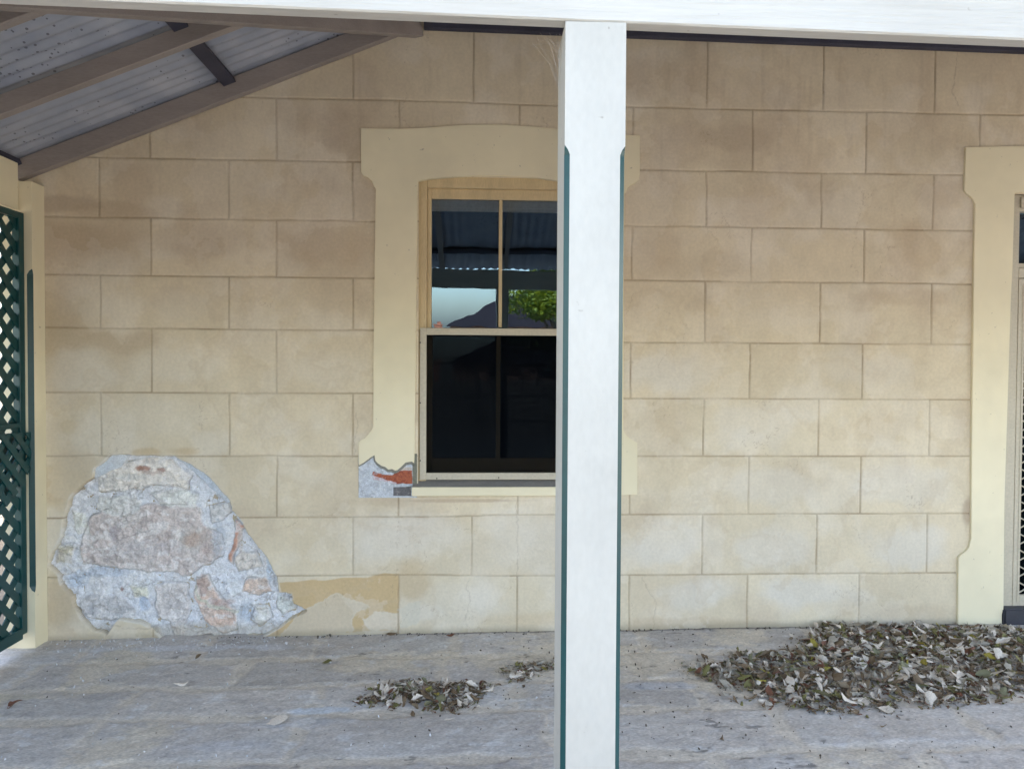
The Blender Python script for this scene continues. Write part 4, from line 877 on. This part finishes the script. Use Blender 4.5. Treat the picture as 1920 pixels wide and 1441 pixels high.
# crumbs of plaster and grit
gm = [noisy("plaster crumbs", (.58, .58, .60), .1, 30, .9, 0), noisy("dark grit", (.09, .075, .06), .2, 30, .9, 0)]
for name, mi, n, lab in (("plaster_crumbs", 0, 420, "white plaster crumbs scattered on the floor below the bare stone"), ("leaf_crumbs", 1, 700, "dark leaf crumbs and grit scattered over the floor")):
    bb = bmesh.new(); rg = random.Random(50 + mi)
    for i in range(n):
        if mi == 0:
            if rg.random() < .6: x_, y_ = SF(rg.gauss(330, 130), 1200); y_ = -.01 - abs(rg.gauss(0, .12))
            else: x_, y_ = rg.uniform(-2.4, .3), -rg.random() * 1.5
            s = rg.uniform(.0015, .005)
        else:
            t = rg.random()
            if t < .35: x_, y_ = rg.uniform(-1.5, 3), -.005 - abs(rg.gauss(0, .02)); s = rg.uniform(.002, .006)
            elif t < .75: x_, y_ = rg.gauss(1.2, .8), rg.uniform(-1.5, -.05); s = rg.uniform(.0015, .0055)
            else: x_, y_ = rg.uniform(-2.4, 3), rg.uniform(-1.5, 0); s = rg.uniform(.0015, .004)
        Mx = Matrix.Translation((x_, y_, floor_z(x_) + s * .4)) @ Euler((rg.random() * 3, rg.random() * 3, rg.random() * 3)).to_matrix().to_4x4() @ Matrix.Diagonal((s * rg.uniform(.7, 2), s, s * .5, 1))
        bmesh.ops.create_icosphere(bb, subdivisions=1, radius=1, matrix=Mx)
    me = bpy.data.meshes.new(name); bb.to_mesh(me); bb.free(); tag(link(name, me, gm[mi]), lab, "debris", kind="stuff")

# ------------------------------------------------------------------ surroundings (seen in the window glass and through the lattice)
M_tile = noisy("dark roof tiles", (.022, .018, .022), .25, 4, .95, .5, 12, stretch=(1, 1, 8), spec=.1)
nb = empty("neighbour_house", (0, -58, 0), label="distant house with dark tiled hip roof mirrored in the upper left pane", cat="house")
b = MB(); b.box(-2.6, 13, -13, 0, -.169, 2.0); b.build("wall", noisy("brick wall", (.32, .17, .12), .15, 5, .9, .4, 30), nb)
def roofm(x0, x1, y0, y1, z0, z1, inset):
    b = MB(); B_ = b.bm; v = [B_.verts.new(p) for p in ((x0, y0, z0), (x1, y0, z0), (x1, y1, z0), (x0, y1, z0), (x0 + inset, (y0 + y1) / 2, z1), (x1 - inset, (y0 + y1) / 2, z1))]
    for f in ((0, 1, 5, 4), (1, 2, 5), (2, 3, 4, 5), (3, 0, 4), (0, 3, 2, 1)): B_.faces.new([v[i] for i in f])
    return b
roofm(-3.2, 13.6, -13.6, .6, 1.95, 5.3, 6.9).build("roof", M_tile, nb)
b = MB()
for x_ in (.8, 5, 9): b.box(x_, x_ + 1.5, .001, .05, .7, 1.7)
b.build("window", M_glass, nb)
ch = MB(); ch.box(-4.0, -3.65, -1, -.65, -.169, 2.05, .01); ch.box(-4.05, -3.6, -1.05, -.6, 2.05, 2.13, .01); ch.tube([(-3.83, -.83, 2.13), (-3.83, -.83, 2.38)], [.12, .10], 10)
ch.build("chimney", noisy("terracotta", (.45, .16, .09), .1, 6, .8, .3, 30), nb)
def tree(name, x_, y_, h, r, seed, label, leafc, n=5200, trunk_h=None):
    t = empty(name, (x_, y_, -.17), label=label, cat="tree"); rr = random.Random(seed); b = MB(); th = trunk_h or h * .45
    b.tube([(0, 0, 0), (.05, .02, th * .5), (-.04, .05, th), (.0, 0, h * .8)], [r * .1, r * .085, r * .065, r * .02], 9)
    tips = []
    for i in range(9):
        a = i * 2.4 + rr.random(); z0 = th * .8 + rr.random() * h * .25; L = r * rr.uniform(.5, .85); p = Vector((math.cos(a) * L, math.sin(a) * L, z0 + rr.uniform(.1, .4) * h)); tips.append(p)
        b.tube([(0, 0, z0), Vector((0, 0, z0)) * .5 + p * .5 + Vector((0, 0, .1)), p], [r * .035, r * .025, r * .008], 6)
    b.build("trunk", noisy("bark", (.13, .10, .075), .2, 8, .9, .6, 30), t, True)
    bb = bmesh.new(); cl = [(p, r * rr.uniform(.25, .42)) for p in tips] + [(Vector((rr.uniform(-.4, .4) * r, rr.uniform(-.4, .4) * r, h * rr.uniform(.6, .95))), r * rr.uniform(.25, .4)) for _ in range(12)]
    for i in range(n):
        c_, cr_ = cl[rr.randrange(len(cl))]; v = Vector((rr.gauss(0, 1), rr.gauss(0, 1), rr.gauss(0, 1))).normalized() * cr_ * (rr.random() ** .45); p = c_ + Vector((v.x, v.y, v.z * .7)); s = rr.uniform(.05, .11)
        M_ = Matrix.Translation(p) @ Euler((rr.uniform(-1, 1), rr.uniform(-1, 1), rr.random() * 6.3)).to_matrix().to_4x4()
        f = bb.faces.new([bb.verts.new(M_ @ Vector(q)) for q in ((-s, 0, 0), (0, -s * .45, s * .1), (s, 0, 0), (0, s * .45, s * .1))]); f.material_index = rr.randrange(2)
    me = bpy.data.meshes.new("crown"); bb.to_mesh(me); bb.free(); link("crown", me, leafc, t)
def leafm(name, c):
    m, nt, P = mat_new(name); P.inputs["Base Color"].default_value = (*c, 1); P.inputs["Roughness"].default_value = .6
    tl = N(nt, "ShaderNodeBsdfTranslucent"); tl.inputs[0].default_value = (c[0] * 1.8, c[1] * 1.6, c[2], 1); mx = N(nt, "ShaderNodeMixShader"); mx.inputs[0].default_value = .35
    nt.links.new(P.outputs[0], mx.inputs[1]); nt.links.new(tl.outputs[0], mx.inputs[2]); nt.links.new(mx.outputs[0], nt.nodes["Material Output"].inputs[0]); return m
FL = [leafm("yellow green foliage", (.20, .24, .02)), leafm("green foliage", (.09, .14, .02))]
tree("garden_tree", 2.5, -16.5, 4.4, 2.0, 5, "yellow green garden tree reflected in the right upper pane", FL, n=11000, trunk_h=1.1)
tree("garden_tree", -9.0, -19, 5.0, 2.2, 9, "broad green tree across the street beyond the left corner", FL)
tree("garden_tree", 9.5, -15, 4.6, 2.0, 13, "green tree in front of the neighbouring house's right end", FL)
# boundary fences: far (street) and left
def fence(x0, y0, x1, y1, h, name, label, matp, n):
    t = empty(name, (0, 0, 0), label=label, cat="fence"); b = MB(); L = math.hypot(x1 - x0, y1 - y0); d = Vector(((x1 - x0) / L, (y1 - y0) / L, 0))
    k = int(L / .11)
    for i in range(k):
        p = Vector((x0, y0, 0)) + d * (i + .5) * L / k; b.bar(p + Vector((0, 0, -.16)) , p + Vector((0, 0, h)), .1, .018, .003, up=Vector((-d.y, d.x, 0)))
    b.build("palings", matp, t)
    b = MB()
    nn = Vector((-d.y, d.x, 0)) * .035
    for zz in (.3, h - .3): b.bar(Vector((x0, y0, zz)) + nn, Vector((x1, y1, zz)) + nn, .04, .07)
    b.build("rails", matp, t)
    for i in range(n + 1):
        b = MB(); p = Vector((x0, y0, 0)) + d * L * i / n + nn * 2.2; b.box(p.x - .05, p.x + .05, p.y - .05, p.y + .05, -.17, h + .02, .005); b.build("post", matp, t)
fence(-14, -13.5, 14, -13.5, 1.25, "paling_fence", "low timber paling fence across the front garden", noisy("weathered palings", (.20, .17, .14), .2, 6, .9, .4, 30), 12)
fence(-5.4, -10, -5.4, 6, 1.75, "side_fence", "pale cream fence beyond the lattice at the left", noisy("cream fence paint", (.62, .60, .54), .08, 5, .7, .2, 30), 6)
